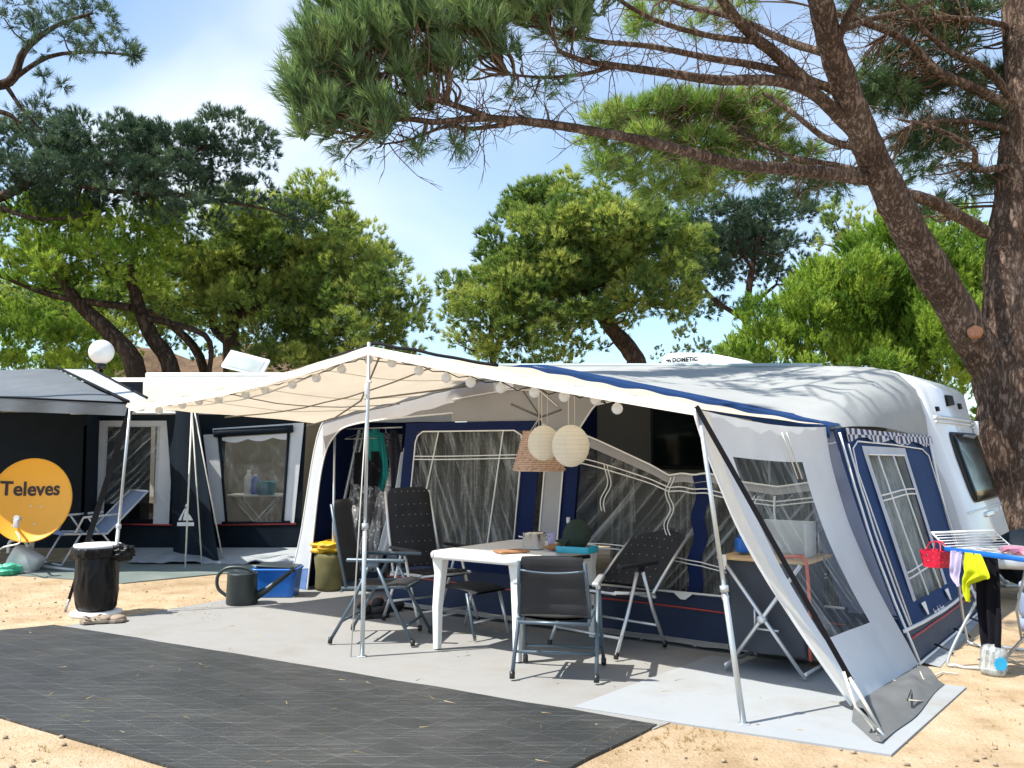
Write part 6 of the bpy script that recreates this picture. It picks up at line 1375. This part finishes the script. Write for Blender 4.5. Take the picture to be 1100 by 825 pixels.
# fine dead twigs along the main boughs
for P, r0, r1, n, pw, seg, wob in LIMBS[4:]:
    Q = spline(P, 6)
    for i in range(2, len(Q)):
        for _ in range(2):
            a = Q[i]; L = rr.uniform(.15, .75); d = Vector((rr.uniform(-1, .5), rr.uniform(-.6, .6), rr.uniform(-.55, .8))).normalized(); pp = [a]; q = a
            for k in range(5):
                d = (d+Vector((rr.uniform(-.45, .35), rr.uniform(-.4, .4), rr.uniform(-.45, .4)))).normalized(); q = q+d*L/5; pp.append(q)
            tw.tube(spline(pp, 2), [lerp(.007, .002, k/10) for k in range(11)], 3, caps=False)
            for k in (2, 3, 4):
                if rr.random() < .6:
                    e = pp[k]; d2 = (d+Vector((rr.uniform(-1, 1), rr.uniform(-1, 1), rr.uniform(-1, 1)))).normalized(); l2 = L*rr.uniform(.2, .45)
                    tw.tube([e, e+d2*l2*.5+Z*rr.uniform(-.02, .02), e+d2*l2+Z*rr.uniform(-.05, .02)], [.004, .003, .0015], 3, caps=False)
tw.build('twigs', M['twig'], bp)
# ------------------------------------------------------------------ dry grass and litter on the sand
gp_, gd_ = [], []
def scatter(x0, x1, y0, y1, n, ok):
    for _ in range(n):
        x, y = rng.uniform(x0, x1), rng.uniform(y0, y1)
        if ok(x, y): gp_.append(az(x, y, -.01)); gd_.append((rng.normal()*.35, rng.normal()*.35, 1))
scatter(-40, 240, 606, 668, 420, lambda x, y: y > 628-.1*x*.2 and y > 610)
scatter(640, 780, 782, 812, 160, lambda x, y: True); scatter(880, 1100, 690, 820, 160, lambda x, y: y > 830-.0*x or x > 1040 or y > 815)
scatter(0, 120, 785, 825, 60, lambda x, y: y > 790+.3*x)
Pg = np.array([tuple(p) for p in gp_]); Dg = unit(np.array(gd_))
Vg, Fg, tg = needles(Pg, Dg, 6, .028, .0035, 1.0, .01, .3+.7*rng.random(len(Pg)))
M['drygrass'] = foliage('dry_grass_blades', [(0, (.16, .13, .04)), (.5, (.34, .24, .10)), (1, (.50, .36, .17))], .2)
og = mesh_np('dry_grass', Vg, Fg, 3, M['drygrass'], None, tg); tag(og, 'short dry grass tufts on the sand', 'grass', None, 'stuff')
Pl = np.concatenate([[tuple(W(rng.uniform(-5.8, -.4), rng.uniform(-2.3, -.4), .030)) for _ in range(90)], [tuple(W(rng.uniform(-5, .6), rng.uniform(-.3, 1.4), .034)) for _ in range(40)], [tuple(az(rng.uniform(700, 1100), rng.uniform(745, 825), -.006)) for _ in range(120)], [tuple(az(rng.uniform(-20, 230), rng.uniform(625, 665), -.006)) for _ in range(150)]])
an = rng.uniform(0, 2*PI, len(Pl)); Dl = np.stack([np.cos(an), np.sin(an), np.zeros(len(Pl))], 1)
Vl, Fl, tl = needles(Pl, Dl, 1, .07, .005, .12, .0, rng.random(len(Pl)))
ol = mesh_np('pine_needle_litter', Vl, Fl, 3, M['drygrass'], None, tl); tag(ol, 'fallen dry pine needles scattered on mats and sand', 'litter', None, 'stuff')

pb = MB()
for k in range(70):
    x_, y_ = (rng.uniform(640, 1100), rng.uniform(735, 825)) if k < 35 else (rng.uniform(-20, 240), rng.uniform(618, 668)) if k < 60 else (rng.uniform(0, 130), rng.uniform(785, 825))
    p_ = az(x_, y_, 0); a_ = rng.uniform(.006, .018); pb.blob(p_+Z*a_*.2, (a_, a_*.8, a_*.55), .3, 1.5, k, 1)
tag(pb.build('pebbles', simple('small_stones', (.30, .24, .17), .9, .4, 30)), 'small stones scattered on the sand', 'pebbles', None, 'stuff')
# ------------------------------------------------------------------ light, sky, camera
EL = math.radians(57); sd = Vector((-.95, -.30, 0)).normalized()
to_sun = sd*math.cos(EL)+Z*math.sin(EL)
sun = bpy.data.lights.new('sun', 'SUN'); sun.energy = 4.2; sun.angle = math.radians(.53); sun.color = (1.0, .955, .88)
so = bpy.data.objects.new('sun', sun); COL.objects.link(so); so.rotation_euler = (-to_sun).to_track_quat('-Z', 'Y').to_euler(); so.location = (-10, -5, 20)
wd = bpy.data.worlds.new('World'); S.world = wd; wd.use_nodes = True; nt = NT(wd); nt.n.clear()
sky = nt.n.new('ShaderNodeTexSky'); sky.sky_type = 'NISHITA'; sky.sun_disc = False; sky.sun_elevation = EL; sky.sun_rotation = math.atan2(to_sun.x, to_sun.y)
sky.air_density = 1.0; sky.dust_density = .4; sky.ozone_density = 1.0
tc = nt.n.new('ShaderNodeTexCoord'); mp = nt.n.new('ShaderNodeMapping'); mp.inputs['Scale'].default_value = (1.0, 1.0, 1.7); nt.link(tc.outputs['Generated'], mp.inputs['Vector'])
cl = noise(nt, mp.outputs[0], 2.0, 4, .48, .3)
cf = ramp(nt, cl, [(.40, (.12,)*3), (.56, (.40,)*3), (.72, (.97,)*3)])
mx = nt.n.new('ShaderNodeMix'); mx.data_type = 'RGBA'; nt.link(cf, mx.inputs[0]); tn = nt.n.new('ShaderNodeMix'); tn.data_type = 'RGBA'; tn.blend_type = 'MULTIPLY'; tn.inputs[0].default_value = 1; tn.inputs[7].default_value = (.98, 1.17, 1.27, 1); nt.link(sky.outputs[0], tn.inputs[6]); nt.link(tn.outputs[2], mx.inputs[6]); mx.inputs[7].default_value = (5.6, 6.2, 7.0, 1)
bg = nt.new('ShaderNodeBackground', Strength=.095); nt.link(mx.outputs[2], bg.inputs[0])
ow = nt.n.new('ShaderNodeOutputWorld'); nt.link(bg.outputs[0], ow.inputs[0])
cam = bpy.data.cameras.new('camera'); co = bpy.data.objects.new('camera', cam); COL.objects.link(co)
co.location = CAM; co.rotation_euler = (PI/2+PITCH, 0, 0); cam.sensor_width = 36; cam.lens = F/1100*36; cam.clip_end = 2000; cam.clip_start = .05
S.camera = co
vs_ = S.view_settings; vs_.view_transform = 'Standard'; vs_.look = 'None'; vs_.exposure = .98; vs_.gamma = 1.0; vs_.use_curve_mapping = False
S.cycles.max_bounces = 8; S.cycles.transparent_max_bounces = 12; S.cycles.use_denoising = True
